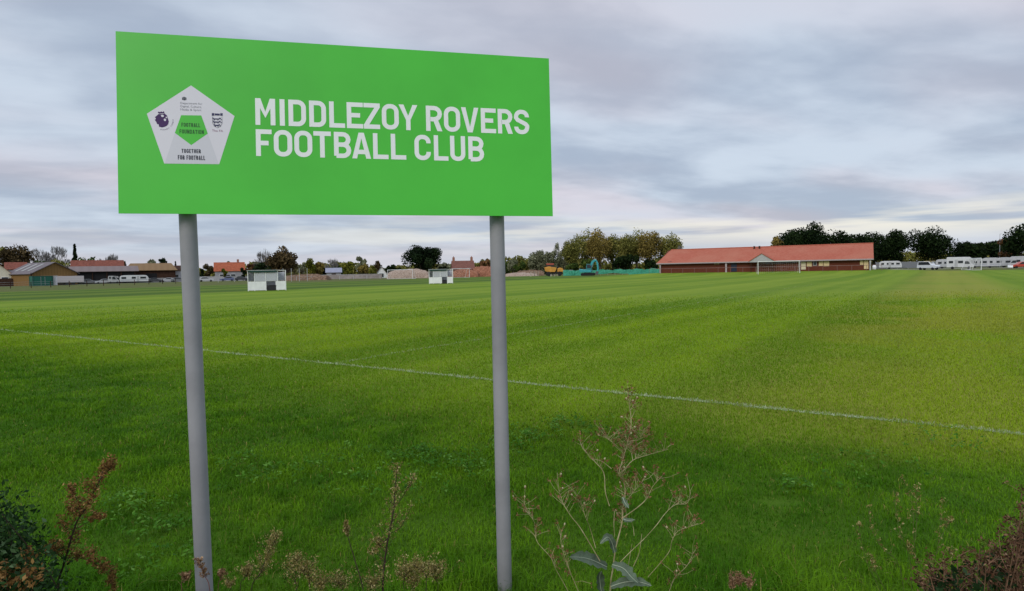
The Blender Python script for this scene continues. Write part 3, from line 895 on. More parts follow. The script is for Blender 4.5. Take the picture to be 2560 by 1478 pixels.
# reddish weed over the foot of the left post
b = gp(520, 2.2)
s1 = to_ground(path_pts([(525, 1478), (512, 1440), (495, 1400)], 2.2, .01, r0), b)
s2 = to_ground(path_pts([(455, 1478), (462, 1450), (470, 1440)], 2.25, .01, r0), b)
s3 = to_ground(path_pts([(545, 1478), (550, 1450), (552, 1430)], 2.25, .01, r0), b)
weed('red_weed', 'short reddish weed in front of the foot of the left sign post', 'weed', b,
     [(s1, .002, .0009, (.72, 12, .022, 22, .006)), (s2, .0016, .0008, (.75, 9, .03, 34, .009)), (s3, .0016, .0008, (.75, 8, .025, 30, .008))], RUST, STEM_R, 32, .0035)
# tan plume right of the left post
b = gp(610, 2.2)
s1 = to_ground(path_pts([(628, 1478), (650, 1435), (672, 1380), (695, 1340)], 2.2, .012, r0), b)
s2 = to_ground(path_pts([(600, 1478), (615, 1440), (620, 1420)], 2.2, .01, r0), b)
s3 = to_ground(path_pts([(580, 1478), (575, 1465)], 2.2, .01, r0), b)
weed('plume_weed', 'tan feathery seed plume leaning right beside the left sign post', 'weed', b,
     [(s1, .0024, .0008, (.5, 34, .06, 44, .013)), (s2, .0015, .0007, (.7, 14, .035, 40, .009)), (s3, .0015, .0007, (.75, 12, .03, 36, .009))], TAN, STEM_D, 33, .0027)
# short bushy tan weed with a dark stem
b = gp(770, 2.15)
s1 = to_ground(path_pts([(775, 1478), (772, 1440), (755, 1420)], 2.15, .012, r0), b)
s2 = to_ground(path_pts([(742, 1478), (738, 1430), (745, 1400)], 2.15, .012, r0), b)
s3 = to_ground(path_pts([(800, 1478), (805, 1465)], 2.15, .012, r0), b)
weed('bushy_weed', 'low bushy tan weed with a dark stem between the two posts', 'weed', b,
     [(s1, .003, .001, (.6, 18, .06, 40, .015)), (s2, .0015, .0008, (.5, 26, .07, 40, .015)), (s3, .0015, .0008, (.6, 20, .065, 40, .015))], TAN, STEM_D, 34, .0027)
# thin upright spike
b = gp(925, 2.2)
s1 = to_ground(path_pts([(908, 1478), (893, 1420), (878, 1370), (868, 1335), (866, 1305)], 2.2, .01, r0), b)
weed('spike_weed', 'thin dark stalk with one narrow tan spike between the posts', 'weed', b, [(s1, .0026, .0012, (.80, 18, .014, 26, .005))], TAN, STEM_D, 35, .0032)
# tall dark stem with airy branches
b = gp(950, 2.3)
s1 = to_ground(path_pts([(957, 1478), (962, 1400), (972, 1340), (984, 1275), (988, 1220), (994, 1165)], 2.3, .01, r0), b)
s2 = path_pts([(985, 1270), (1005, 1245), (1022, 1215), (1035, 1195)], 2.3, .02, r0)
s3 = path_pts([(970, 1345), (950, 1365), (930, 1385)], 2.3, .02, r0)
s4 = path_pts([(975, 1335), (1000, 1320), (1012, 1300), (1030, 1265)], 2.3, .02, r0)
weed('stalk_weed', 'tall dark woody weed stalk with wispy seed branches between the posts', 'weed', b,
     [(s1, .0050, .0014, (.36, 40, .06, 20, .010)), (s2, .0016, .0008, (.4, 10, .035, 14, .010)), (s3, .0015, .0008, (.3, 14, .045, 30, .011)), (s4, .0013, .0007, (.3, 10, .035, 14, .010))], TAN, STEM_D, 36, .0032)
b = gp(1040, 2.2)
ss = []
for q in ([(1010, 1478), (1015, 1440), (1035, 1425)], [(1065, 1478), (1066, 1440), (1048, 1420)], [(1095, 1478), (1090, 1450), (1085, 1420)], [(940, 1478), (932, 1465)], [(858, 1478), (855, 1462)], [(1035, 1478), (1040, 1450)]):
    ss.append((to_ground(path_pts(q, 2.2 + r0.normal() * .04, .012, r0), b), .0016, .0008, (.66, 24, .07, 36, .015)))
weed('clump_weed', 'low pale tan seed clump left of the right sign post', 'weed', b, ss, TAN, STEM_D, 37, .0026)
b = gp(1850, 2.1)
ss = [(to_ground(path_pts(q, 2.1, .012, r0), b), .0016, .0008, (.78, 10, .03, 36, .009)) for q in ([(1850, 1478), (1848, 1456)], [(1835, 1478), (1830, 1466)], [(1872, 1478), (1874, 1464)])]
weed('seed_tuft', 'small tan seed tuft at the bottom edge right of the wiry plant', 'weed', b, ss, RUST, STEM_D, 38, .0030)

# wiry prickly plant with broad grey-green leaves
def prickly():
    r = np.random.default_rng(44)
    Y = 2.45
    def q(pts): return [(1250 + x / 2.758, 950 + y / 2.758) for x, y in pts]
    b = gp(1528, Y)
    root = thing('wiry_plant', 'tall wiry weed with pale forked stems and grey leaves right of the sign', 'weed', (b[0], b[1], 0))
    off = np.array([b[0], b[1], 0])
    stems = [([(760, 1456), (780, 1290), (800, 1150), (840, 990), (845, 900), (862, 800), (856, 700), (820, 650), (850, 540), (880, 430), (905, 300), (893, 180), (885, 70)], .0036, .0012, True, 3),
             ([(755, 870), (726, 770), (715, 640), (650, 560), (570, 470), (543, 395)], .0020, .0009, False, 1),
             ([(768, 612), (700, 560), (640, 545)], .0014, .0009, False, 0),
             ([(850, 630), (915, 555), (1010, 520), (1160, 478)], .0017, .0008, False, 1),
             ([(915, 555), (905, 500), (880, 440)], .0010, .0007, False, 1),
             ([(845, 490), (775, 430), (725, 395)], .0013, .0008, False, 1),
             ([(905, 420), (960, 410), (990, 340)], .0011, .0007, False, 1),
             ([(840, 955), (940, 885), (1010, 820), (1050, 740), (1115, 665)], .0022, .0010, False, 1),
             ([(690, 1250), (560, 1030), (490, 940), (430, 840), (405, 740), (395, 640)], .0020, .0009, False, 1),
             ([(660, 1160), (622, 1025), (592, 950), (562, 870), (500, 740)], .0015, .0007, False, 1),
             ([(790, 1080), (785, 990), (790, 900)], .0014, .0010, False, 0),
             ([(545, 1470), (492, 1345), (460, 1260), (425, 1150), (418, 1060)], .0020, .0008, True, 1),
             ([(460, 1440), (390, 1315), (350, 1225), (262, 1125), (243, 1060), (240, 985)], .0019, .0009, True, 1),
             ([(350, 1225), (375, 1160)], .0010, .0006, False, 0),
             ([(1000, 1090), (1080, 1000), (1140, 920), (1210, 860), (1290, 850), (1315, 770)], .0014, .0008, False, 1),
             ([(1020, 1360), (1160, 1195), (1185, 1110), (1225, 1045), (1300, 1015), (1365, 990)], .0014, .0008, False, 1),
             ([(920, 1285), (960, 1190), (978, 1060)], .0017, .0009, False, 0),
             ([(925, 1075), (918, 1010), (905, 975)], .0011, .0008, False, 0),
             ([(830, 1255), (900, 1185), (1000, 1090)], .0014, .0010, False, 0),
             ([(870, 1350), (890, 1250), (910, 1130)], .0013, .0008, False, 0),
             ([(1160, 1470), (1200, 1370), (1290, 1280), (1335, 1185)], .0013, .0007, True, 1),
             ([(880, 1000), (870, 860), (930, 760), (1000, 680)], .0010, .0006, False, 1),
             ([(180, 840), (170, 860), (240, 985)], .0008, .0006, False, 1)]
    mb = MB(); buds = Seeds(); puff_m = mat('pale seed down', (0.50, 0.44, 0.27), 0.9, 0.1)
    for pts, ra, rb, ground_it, kind in stems:
        p = path_pts(q(pts), Y + r.normal() * .04, .018, r)
        if ground_it: p = to_ground(p, b)
        p = smooth_path(p) - off
        stem_into(mb, p, ra * .95, rb * 1.0)
        if kind:
            m = len(p)
            lo = .35 if kind == 3 else .45
            k = 120 if kind == 3 else 20
            for j in range(k):
                f = lo + (1 - lo) * r.random()
                c = p[int(f * (m - 1))]
                d = r.normal(size=3); d[2] = abs(d[2]) + .4; d /= np.linalg.norm(d)
                e = c + d * (.02 + .045 * r.random()) * (1.2 if kind == 1 else .9)
                stem_into(mb, np.array([c, (c + e) / 2 + r.normal(size=3) * .003, e]), .0007, .0005, 4)
                buds.cluster(e, .008, 9, .0036, r, tbase=.5)
                if r.random() < .065:
                    MB().tube([tuple(e), tuple(e + d * .003), tuple(e + d * .008), tuple(e + d * .010)], [.0010, .0032, .0029, .0008], 7).build('seed_puff', puff_m, root)
    mb.build('stem', STEM_P, root)
    buds.build('buds', leaf_mat('dry red bud', (0.07, 0.06, 0.015), (0.20, 0.10, 0.045), (0.40, 0.18, 0.11)), root, r)
    # broad leaves with a pale midrib
    leafm = mat('grey green leaf', (0.095, 0.13, 0.085), 0.65, 0.12, var=0.22, scale=30, bump=0.2, bscale=120)
    rib_m = mat('pale leaf midrib', (0.33, 0.38, 0.28), 0.6, 0.2)
    leaves = [([(735, 1290), (640, 1245), (560, 1225), (480, 1222)], .024, .15), ([(775, 1275), (850, 1300), (905, 1360), (950, 1400)], .022, .1), ([(765, 1425), (860, 1395), (960, 1395), (1045, 1420)], .019, .08),
              ([(790, 1190), (770, 1120), (740, 1085), (690, 1130)], .016, .05), ([(700, 1470), (690, 1400), (688, 1350), (700, 1320)], .018, .06), ([(850, 960), (880, 970), (930, 965)], .009, .03), ([(845, 810), (862, 850), (888, 885)], .010, .03)]
    for pts, w, dy in leaves:
        m = len(pts)
        c = smooth_path(np.array([P(*qq, Y - .02 - dy * i / (m - 1)) for i, qq in enumerate(q(pts))])) - off
        n = len(c); vv = []; ff = []
        for i in range(n):
            t = c[min(i + 1, n - 1)] - c[max(i - 1, 0)]; t /= np.linalg.norm(t)
            sd2 = np.cross(t, np.array([0.1, -.75, .65])); sd2 /= np.linalg.norm(sd2)
            up = np.cross(sd2, t)
            f = i / (n - 1)
            ww = w * (math.sin(math.pi * min(1, f * .93 + .08)) ** .7) * (1 + .22 * math.sin(i * 2.4))
            for k, h in ((-1, .35), (-.5, .1), (0, 0), (.5, .1), (1, .35)):
                vv.append(c[i] + sd2 * ww * k + up * ww * h * (1 + .5 * math.sin(i * 1.7 + k)))
        for i in range(n - 1):
            for k in range(4):
                ff.append((i * 5 + k, i * 5 + k + 1, (i + 1) * 5 + k + 1, (i + 1) * 5 + k))
        lf = MB().add(vv, ff).build('leaf', leafm, root, smooth=True)
        rb_ = MB(); stem_into(rb_, c + np.array([0, -.0012, .0012]), .0017, .0006, 5)
        rb_.build('midrib', rib_m, lf)
prickly()

def bramble():
    """dark leafy bush in the lower left corner"""
    r = np.random.default_rng(51)
    Y = 1.95
    b = gp(-40, Y)
    root = thing('bramble_bush', 'dark leafy bush in the lower left corner', 'bush', (b[0], b[1], 0))
    off = np.array([b[0], b[1], 0])
    mb = MB(); sd_ = Seeds(); dry = Seeds()
    for i in range(46):
        px = r.uniform(-190, 125); top = 1245 + max(0, px - 10) * 1.6 + r.uniform(-20, 150)
        y = Y + r.normal() * .16
        e = P(px, top, y)
        s = np.array([b[0] + r.normal() * .10, b[1] + r.normal() * .08, -.01])
        mid = (s * .45 + e * .55) + np.array([r.normal() * .05, r.normal() * .05, .05])
        p = smooth_path(np.array([s, mid, e]), 6) - off
        stem_into(mb, p, .003, .001, 5)
        m = len(p)
        for j in range(3, m):
            sd_.cluster(p[j], .055 + .03 * r.random(), int(12 + 46 * r.random()), .0068, r, tbase=.2 + .3 * r.random())
        if r.random() < .5 and px < 90:
            dry.cluster(P(px, r.uniform(1425, 1478), y - .05) - off, .03, 60, .005, r, tbase=.35)
        if i % 4 == 0:
            dry.cluster(p[-1], .02, 40, .004, r, tbase=.3)
    mb.build('stem', STEM_D, root)
    sd_.build('leaves', leaf_mat('dark bramble leaf', (0.008, 0.024, 0.007), (0.028, 0.068, 0.016), (0.11, 0.17, 0.085)), root, r, asp=.5)
    dry.build('dry_seed_heads', BROWN, root, r)
bramble()

def brown_bush():
    """brown dead bush in the lower right corner"""
    r = np.random.default_rng(61)
    Y = 1.9
    b = gp(2540, Y)
    root = thing('dead_bush', 'brown dying bush in the lower right corner', 'bush', (b[0], b[1], 0))
    off = np.array([b[0], b[1], 0])
    mb = MB(); sd_ = Seeds(); gr = Seeds()
    for i in range(84):
        if i < 38:
            px = r.uniform(2522, 2660); top = 1165 + max(0, 2552 - px) * 5.0 + r.uniform(0, 190)
        else:
            px = r.uniform(2270, 2640); top = 1478 - (px - 2270) * .28 - r.uniform(-15, 60)
        y = Y + r.normal() * .12
        e = P(px, top, y)
        s = np.array([b[0] + (e[0] - b[0]) * .35 + r.normal() * .05, b[1] + r.normal() * .08, -.01])
        mid = s * .5 + e * .5 + np.array([r.normal() * .03, r.normal() * .03, .03])
        p = smooth_path(np.array([s, mid, e]), 8) - off
        stem_into(mb, p, .0026, .0011, 5)
        m = len(p)
        for _ in range(2):
            q0 = p[int(m * r.uniform(.45, .85))]
            d = r.normal(size=3) * np.array([1, .8, .6]); d[2] = abs(d[2]) + .5; d /= np.linalg.norm(d)
            stem_into(mb, np.array([q0, q0 + d * .05 + r.normal(size=3) * .006, q0 + d * r.uniform(.08, .15)]), .0013, .0006, 4)
        for j in range(int(m * .45), m):
            sd_.cluster(p[j], .022, int(4 + 14 * r.random()), .0036, r, tbase=.2 + .35 * r.random())
            d = r.normal(size=3); d[2] = abs(d[2]); d /= np.linalg.norm(d)
            e2 = p[j] + d * .05
            stem_into(mb, np.array([p[j], e2]), .0009, .0005, 4)
            sd_.cluster(e2, .010, 10, .0038, r, tbase=.42)
            if 2330 < px < 2530 and r.random() < .5:
                gr.cluster(p[j] - np.array([0, 0, .04]), .035, 9, .009, r, tbase=.4)
    mb.build('stem', mat('rusty twig', (0.19, 0.105, 0.065), .8, .15, var=.4, scale=18), root)
    sd_.build('dry_seed_heads', leaf_mat('dead brown leaf', (0.03, 0.014, 0.008), (0.135, 0.066, 0.036), (0.34, 0.21, 0.125)), root, r)
    gr.build('leaves', leaf_mat('dull bush leaf', (0.008, 0.02, 0.007), (0.02, 0.05, 0.014), (0.06, 0.10, 0.05)), root, r, asp=.55)
brown_bush()

b = gp(2300, 2.25)
ss = []
for pts, k in (([(2300, 1478), (2290, 1400), (2284, 1330), (2282, 1270), (2272, 1235), (2255, 1190)], 1), ([(2288, 1350), (2292, 1290), (2290, 1215)], 0), ([(2275, 1405), (2250, 1330), (2238, 1265), (2240, 1235)], 1), ([(2330, 1440), (2345, 1360), (2352, 1290), (2356, 1250)], 1),
               ([(2250, 1420), (2205, 1370), (2178, 1320), (2170, 1265)], 1), ([(2200, 1478), (2165, 1400), (2150, 1330), (2150, 1310)], 1), ([(2345, 1360), (2365, 1320), (2380, 1300)], 0), ([(2380, 1410), (2382, 1375)], 0), ([(2315, 1440), (2270, 1360)], 0), ([(2215, 1478), (2190, 1430), (2180, 1390)], 0)):
    p = path_pts(pts, 2.25, .015, r0)
    if k: p = to_ground(p, b)
    ss.append((p, .0014, .0006, (.5, 10, .025, 9, .007)))
weed('thin_stalks', 'thin pale dead stalks standing left of the brown bush', 'weed', b, ss, TAN, STEM_G, 39, .0034)

# ------------------------------------------------------------------ trees
CROWN_M = {}
def crown_mat(key):
    if key not in CROWN_M:
        c = {'evergreen': ((0.005, 0.010, 0.004), (0.012, 0.026, 0.008), (0.030, 0.050, 0.016)),
             'dark': ((0.005, 0.011, 0.004), (0.014, 0.028, 0.007), (0.036, 0.060, 0.016)),
             'olive': ((0.095, 0.10, 0.024), (0.215, 0.21, 0.05), (0.33, 0.29, 0.085)),
             'autumn': ((0.11, 0.085, 0.024), (0.26, 0.20, 0.05), (0.38, 0.28, 0.085)),
             'green': ((0.025, 0.045, 0.010), (0.075, 0.115, 0.022), (0.15, 0.19, 0.04)),
             'yellow': ((0.05, 0.06, 0.010), (0.15, 0.16, 0.02), (0.30, 0.26, 0.04)),
             'brown': ((0.035, 0.026, 0.012), (0.095, 0.068, 0.030), (0.18, 0.125, 0.06)),
             'grey': ((0.10, 0.095, 0.085), (0.20, 0.19, 0.185), (0.32, 0.31, 0.31)),
             'greygreen': ((0.11, 0.12, 0.065), (0.21, 0.22, 0.13), (0.33, 0.34, 0.23)),
             'rust': ((0.06, 0.03, 0.015), (0.16, 0.08, 0.035), (0.26, 0.13, 0.06))}[key]
        CROWN_M[key] = leaf_mat(key + ' foliage', *c, trans=0.2, rough=0.8)
    return CROWN_M[key]
TREE_N = [100]
def tree(name, label, px, top, wpx, Y, key, shape='round', base=0.22, nb=16, nl=2600, leaf=0.42, gap=1.0, group=None, cat='tree', trunk='trunk', two=None):
    TREE_N[0] += 1
    r = np.random.default_rng(TREE_N[0])
    x = X(px, Y)
    z0 = float(T(x, Y))
    H = Z(px, top, Y) - z0
    R = M(wpx, Y) / 2 * 1.06
    root = thing(name, label, cat, (x, Y, z0), r.random() * 6.28, group)
    zb = H * base
    cz, hh = (H + zb) / 2, (H - zb) / 2
    C = []; N = []; S = []; Tn = []; blobs = []
    if shape == 'conifer':
        n = nl
        t = r.random(n) ** 0.8
        a = r.random(n) * 6.283
        lay = 0.75 + .25 * np.sin(t * 34 + a * 1.0)
        rr = R * (1 - t) ** .9 * lay * (0.35 + .65 * r.random(n) ** .5)
        C.append(np.stack([rr * np.cos(a), rr * np.sin(a), zb + (H - zb) * t - rr * .25], 1))
        N.append(np.stack([np.cos(a), np.sin(a), .8 + 0 * a], 1) + r.normal(size=(n, 3)) * .5)
        S.append(leaf * (.6 + .7 * r.random(n))); Tn.append(np.clip(.35 + .3 * r.normal(size=n), 0, 1))
    else:
        for i in range(nb):
            d = r.normal(size=3); d /= np.linalg.norm(d)
            k = r.uniform(.3, .92) ** .7
            rb = r.uniform(.28, .48) * min(R, hh) * gap
            if shape == 'dome': d[2] = d[2] * .9 + .1
            kx = (R * 1.12 - rb * .7) * k
            c = np.array([d[0] * kx, d[1] * kx, cz + d[2] * (hh - rb * .75) * k])
            if shape == 'vase':
                f = (c[2] - zb) / (H - zb); c[:2] *= .45 + .65 * f
            blobs.append((c, rb, r.random()))
        if shape in ('dome', 'round') and nl > 2500:
            for dz_ in (-.25, .2):
                blobs.append((np.array([0, 0, cz + dz_ * hh]), .62 * min(R, hh), .3))
        for c, rb, bt in blobs:
            n = int(nl / nb * r.uniform(.7, 1.3))
            d = r.normal(size=(n, 3)); d /= np.linalg.norm(d, axis=1, keepdims=True)
            rr = rb * (.45 + .65 * r.random(n) ** .6)
            st = np.array([1, 1, 1.6 if shape in ('vase', 'tall') else 1.0])
            C.append(c + d * rr[:, None] * st); N.append(d + r.normal(size=(n, 3)) * .7)
            S.append(leaf * (.45 + .8 * r.random(n))); Tn.append(np.clip(bt * .55 + .1 + r.normal(size=n) * .22, 0, 1))
    C = np.vstack(C); N = np.vstack(N); S = np.concatenate(S); Tn = np.concatenate(Tn)
    asp = 0.6
    if shape == 'bare':
        # twigs: slivers pointing up and out
        N = np.cross(C - np.array([0, 0, zb]), r.normal(size=C.shape)); asp = 0.10; S = S * 1.5
        t = (C - np.array([0, 0, zb * .6])); t /= np.linalg.norm(t, axis=1, keepdims=True)
        b = np.cross(t, r.normal(size=C.shape)); b /= np.linalg.norm(b, axis=1, keepdims=True)
        s = S[:, None]
        v = np.stack([C - t * s, C + b * s * asp, C + t * s, C - b * s * asp], 1).reshape(-1, 3)
        f = np.arange(len(C) * 4).reshape(-1, 4)
    else:
        v, f = leaf_quads(C, N, S, asp, r)
    v[:, 2] = np.maximum(v[:, 2], 0.05)
    np_mesh('crown', v, f, crown_mat(key), root, tint=np.repeat(Tn, 4))
    mb = MB()
    tr_ = max(.06, H * .022)
    top_ = zb + (H - zb) * (.9 if shape == 'conifer' else .45)
    mb.tube([(0, 0, -.2), (.02 * H * r.normal() * .3, 0, zb * .6), (0, 0, zb), (.1 * r.normal(), .1 * r.normal(), top_)], [tr_ * 1.25, tr_, tr_ * .85, tr_ * .3], 7)
    for c, rb, bt in blobs[:9]:
        s = np.array([0, 0, zb * r.uniform(.6, 1.1)])
        e = c * .92 + s * .08
        m_ = (s + e) / 2 + np.array([0, 0, -.08 * np.linalg.norm(e - s)])
        mb.tube([tuple(s), tuple(m_), tuple(e)], [tr_ * .5, tr_ * .3, tr_ * .08], 5)
    mb.build('trunk', MT[trunk], root)
    return root

# left hand village trees
tree('oak_tree', 'broad russet oak at the far left above the cream house', 35, 610, 82, 225, 'brown', nb=20, nl=3000, leaf=.5)
tree('broad_tree', 'green topped tree just behind the far left oak', 22, 612, 50, 232, 'olive', nb=12, nl=1800, leaf=.5)
tree('bare_tree', 'pale grey bare tree between the russet oak and the spire conifer, nearer the oak', 112, 616, 50, 250, 'grey', 'bare', nb=12, nl=1500, leaf=.5, trunk='grey_trunk')
tree('bare_tree', 'pale grey bare tree between the russet oak and the spire conifer, nearer the conifer', 148, 614, 46, 252, 'grey', 'bare', nb=12, nl=1500, leaf=.5, trunk='grey_trunk')
tree('garden_tree', 'dark low tree behind the tan barn roof ridge', 112, 635, 84, 230, 'green', base=.1, nb=10, nl=1500, leaf=.45)
tree('garden_tree', 'olive low tree touching the foot of the spire conifer', 160, 637, 56, 228, 'olive', base=.1, nb=10, nl=1300, leaf=.45)
tree('conifer', 'dark narrow spire conifer behind the long open barn', 190, 611, 27, 224, 'dark', 'conifer', base=.03, nl=1700, leaf=.45)
tree('garden_tree', 'dark green low tree right of the spire conifer', 226, 640, 72, 230, 'green', base=.1, nb=9, nl=1200, leaf=.45)
tree('bare_tree', 'rounded pale grey bare tree above the long open barn', 280, 630, 52, 250, 'grey', 'bare', nb=12, nl=1300, leaf=.5, trunk='grey_trunk')
tree('garden_tree', 'brown low tree behind the right end of the long open barn', 310, 648, 22, 240, 'brown', base=.1, nb=8, nl=800, leaf=.4)
tree('garden_tree', 'grey green bushy tree above the tan hipped roof', 374, 638, 38, 262, 'greygreen', base=.12, nb=10, nl=1300, leaf=.45)
tree('pine_tree', 'small dark leaning pine left of the left sign post', 410, 636, 20, 255, 'evergreen', base=.35, nb=6, nl=500, leaf=.42)
tree('conifer', 'tiny dark conifer touching the left sign post', 440, 654, 10, 250, 'dark', 'conifer', base=.05, nl=350, leaf=.35)
tree('garden_tree', 'dull brown bare topped tree right of the left sign post', 523, 654, 30, 240, 'brown', base=.1, nb=9, nl=900, leaf=.4)
tree('garden_tree', 'dark shrubby tree against the right edge of the left sign post', 505, 668, 18, 225, 'dark', base=.05, nb=6, nl=600, leaf=.4)
tree('garden_tree', 'dark green tree crown above the orange roof', 571, 646, 24, 250, 'greygreen', base=.2, nb=8, nl=800, leaf=.42)
tree('garden_tree', 'small yellow green tree in front of the orange roof', 562, 668, 16, 205, 'yellow', base=.1, nb=6, nl=600, leaf=.32)
tree('garden_tree', 'small dark tree beside the right gable of the orange roof', 608, 668, 16, 206, 'dark', base=.1, nb=6, nl=600, leaf=.32)
tree('garden_tree', 'small pinkish autumn tree left of the big brown tree', 625, 650, 22, 235, 'rust', base=.12, nb=8, nl=700, leaf=.4)
tree('bare_tree', 'thin grey bare tree leaning out from the left of the big brown tree', 662, 622, 52, 226, 'grey', 'bare', nb=10, nl=900, leaf=.5, trunk='grey_trunk')
tree('big_tree', 'big rounded brown tree behind the nearer white dugout', 704, 616, 78, 215, 'brown', 'dome', base=.12, nb=24, nl=3600, leaf=.5)
tree('garden_tree', 'dark green bush tree at the left foot of the big brown tree', 655, 655, 44, 205, 'dark', base=.05, nb=9, nl=1100, leaf=.42)
tree('garden_tree', 'slate green small tree right of the big brown tree', 755, 650, 24, 235, 'greygreen', base=.1, nb=8, nl=800, leaf=.4)
tree('yew_tree', 'neat egg shaped yellow green tree right of the big brown tree', 775, 640, 27, 208, 'yellow', 'tall', base=.06, nb=12, nl=1500, leaf=.36)
tree('garden_tree', 'brown bushy tree right of the egg shaped yellow green tree', 797, 646, 32, 212, 'autumn', base=.06, nb=9, nl=1100, leaf=.4)
tree('garden_tree', 'dark low tree left of the grey roofed shed', 808, 668, 26, 214, 'dark', base=.05, nb=7, nl=700, leaf=.4)
tree('bare_tree', 'wispy grey bare tree behind the grey roofed shed', 828, 645, 40, 245, 'grey', 'bare', nb=9, nl=600, leaf=.5, trunk='grey_trunk')
tree('garden_tree', 'yellow green wide tree right of the grey roofed shed', 872, 652, 34, 215, 'yellow', base=.06, nb=10, nl=1300, leaf=.4)
tree('garden_tree', 'grey green rounded tree behind the wide yellow green tree', 902, 638, 30, 240, 'greygreen', base=.1, nb=9, nl=1000, leaf=.42)
tree('garden_tree', 'brown mid height tree left of the small white gable', 908, 652, 36, 220, 'autumn', base=.05, nb=9, nl=1100, leaf=.4)
tree('garden_tree', 'bright yellow small tree beside the small white gable', 932, 664, 18, 208, 'yellow', base=.05, nb=7, nl=700, leaf=.34)
tree('garden_tree', 'russet pointed tree above the small white gable', 945, 649, 26, 225, 'brown', 'tall', base=.05, nb=8, nl=900, leaf=.4)
tree('garden_tree', 'dark flat hedge like tree left of the lone dark evergreen', 982, 658, 38, 235, 'dark', base=.03, nb=9, nl=1000, leaf=.42)
tree('evergreen_tree', 'lone dark rounded evergreen tree between the sign posts', 1058, 609, 92, 205, 'evergreen', 'dome', base=.08, nb=30, nl=8000, leaf=.36)
tree('garden_tree', 'low dark green shrub tree behind the farther white dugout', 1108, 664, 40, 210, 'dark', base=.03, nb=7, nl=700, leaf=.4)
tree('garden_tree', 'rust tree cut by the left edge of the right sign post', 1216, 646, 34, 225, 'rust', base=.05, nb=9, nl=900, leaf=.42)
for px, tp, w, key, lab in ((480, 660, 34, 'green', 'low green tree behind the grey wall, first right of the left sign post'), (590, 655, 30, 'olive', 'olive tree behind the right end of the orange roof'), (640, 660, 30, 'green', 'green low tree behind the larger dugout left corner'),
                            (735, 655, 30, 'olive', 'olive low tree behind the ball stop posts'), (845, 658, 36, 'green', 'green low tree behind the grey slate roof'), (1000, 660, 30, 'olive', 'olive low tree behind the far netted goal'),
                            (1110, 656, 36, 'greygreen', 'grey green low tree between the dark evergreen and the brick house'), (1195, 652, 30, 'olive', 'olive tree beside the right chimney of the brick house'), (1265, 650, 36, 'green', 'green low tree touching the right side of the right sign post'),
                            (1318, 640, 40, 'olive', 'olive mid height tree behind the low rubble heap'), (1358, 636, 40, 'olive', 'olive bushy tree in front of the slim poplars'), (1398, 634, 40, 'greygreen', 'grey green bushy tree behind the red cab')):
    tree('garden_tree', lab, px, tp, w, 246, key, base=.05, nb=11, nl=1500, leaf=.36)
# between the right post and the clubhouse
tree('garden_tree', 'grey green low tree just right of the right sign post', 1280, 643, 42, 235, 'greygreen', base=.05, nb=10, nl=1200, leaf=.42)
tree('garden_tree', 'dark green squat tree second right of the right sign post', 1300, 650, 30, 230, 'green', base=.05, nb=8, nl=900, leaf=.42)
tree('garden_tree', 'grey olive tree rising toward the slim poplars', 1335, 627, 44, 240, 'greygreen', 'tall', base=.06, nb=11, nl=1500, leaf=.45)
for i, (px, tp, w) in enumerate(((1353, 617, 28), (1374, 622, 26), (1394, 608, 28), (1412, 618, 24))):
    tree('poplar_tree', ('leftmost slim grey green poplar left of the excavator', 'short slim grey green poplar standing second in the row', 'tallest slim grey green poplar above the orange dumper', 'slim grey green poplar tucked against the large willows')[i], px, tp, w, 238, 'greygreen', 'tall', base=.06, nb=12, nl=2200, leaf=.32, group='slim poplars above the building site')
big = ((1428, 600, 46, 'olive', 'olive willow at the left shoulder of the large grove'), (1462, 580, 62, 'olive', 'tall olive willow left of the excavator arm'), (1500, 576, 64, 'autumn', 'tallest golden brown willow right above the excavator'), (1532, 584, 46, 'olive', 'olive willow on the right side of the golden brown one'),
       (1562, 592, 44, 'olive', 'dark olive willow left of the sky gaps'), (1592, 577, 56, 'olive', 'tall olive willow above the green netting'), (1624, 578, 54, 'autumn', 'golden topped willow second from the clubhouse'), (1668, 586, 62, 'olive', 'olive willow overhanging the clubhouse roof end'))
for px, tp, w, key, lab in big:
    tree('willow_tree', lab, px, tp, w * 1.3, 215 + (px % 7) * 2, key, 'vase', base=.24, nb=30, nl=5200, leaf=.33, gap=.9, group='tall willows behind the building site')
for px, tp, w, lab in ((1545, 632, 40, 'dark green shrub under the willows beside the excavator bucket'), (1575, 628, 46, 'dark green shrub under the willows above the green netting'), (1625, 646, 34, 'dark shrub under the willows beside the clubhouse end'), (1470, 645, 40, 'dark olive shrub behind the excavator'), (1425, 650, 36, 'dark shrub behind the orange dumper')):
    tree('shrub', lab, px, tp, w, 205, 'dark' if px > 1500 else 'green', base=.03, nb=9, nl=1200, leaf=.42, cat='shrub')
tree('bare_tree', 'thin bare sapling above the clubhouse roof end', 1697, 604, 22, 195, 'grey', 'bare', nb=6, nl=260, leaf=.4, trunk='grey_trunk')
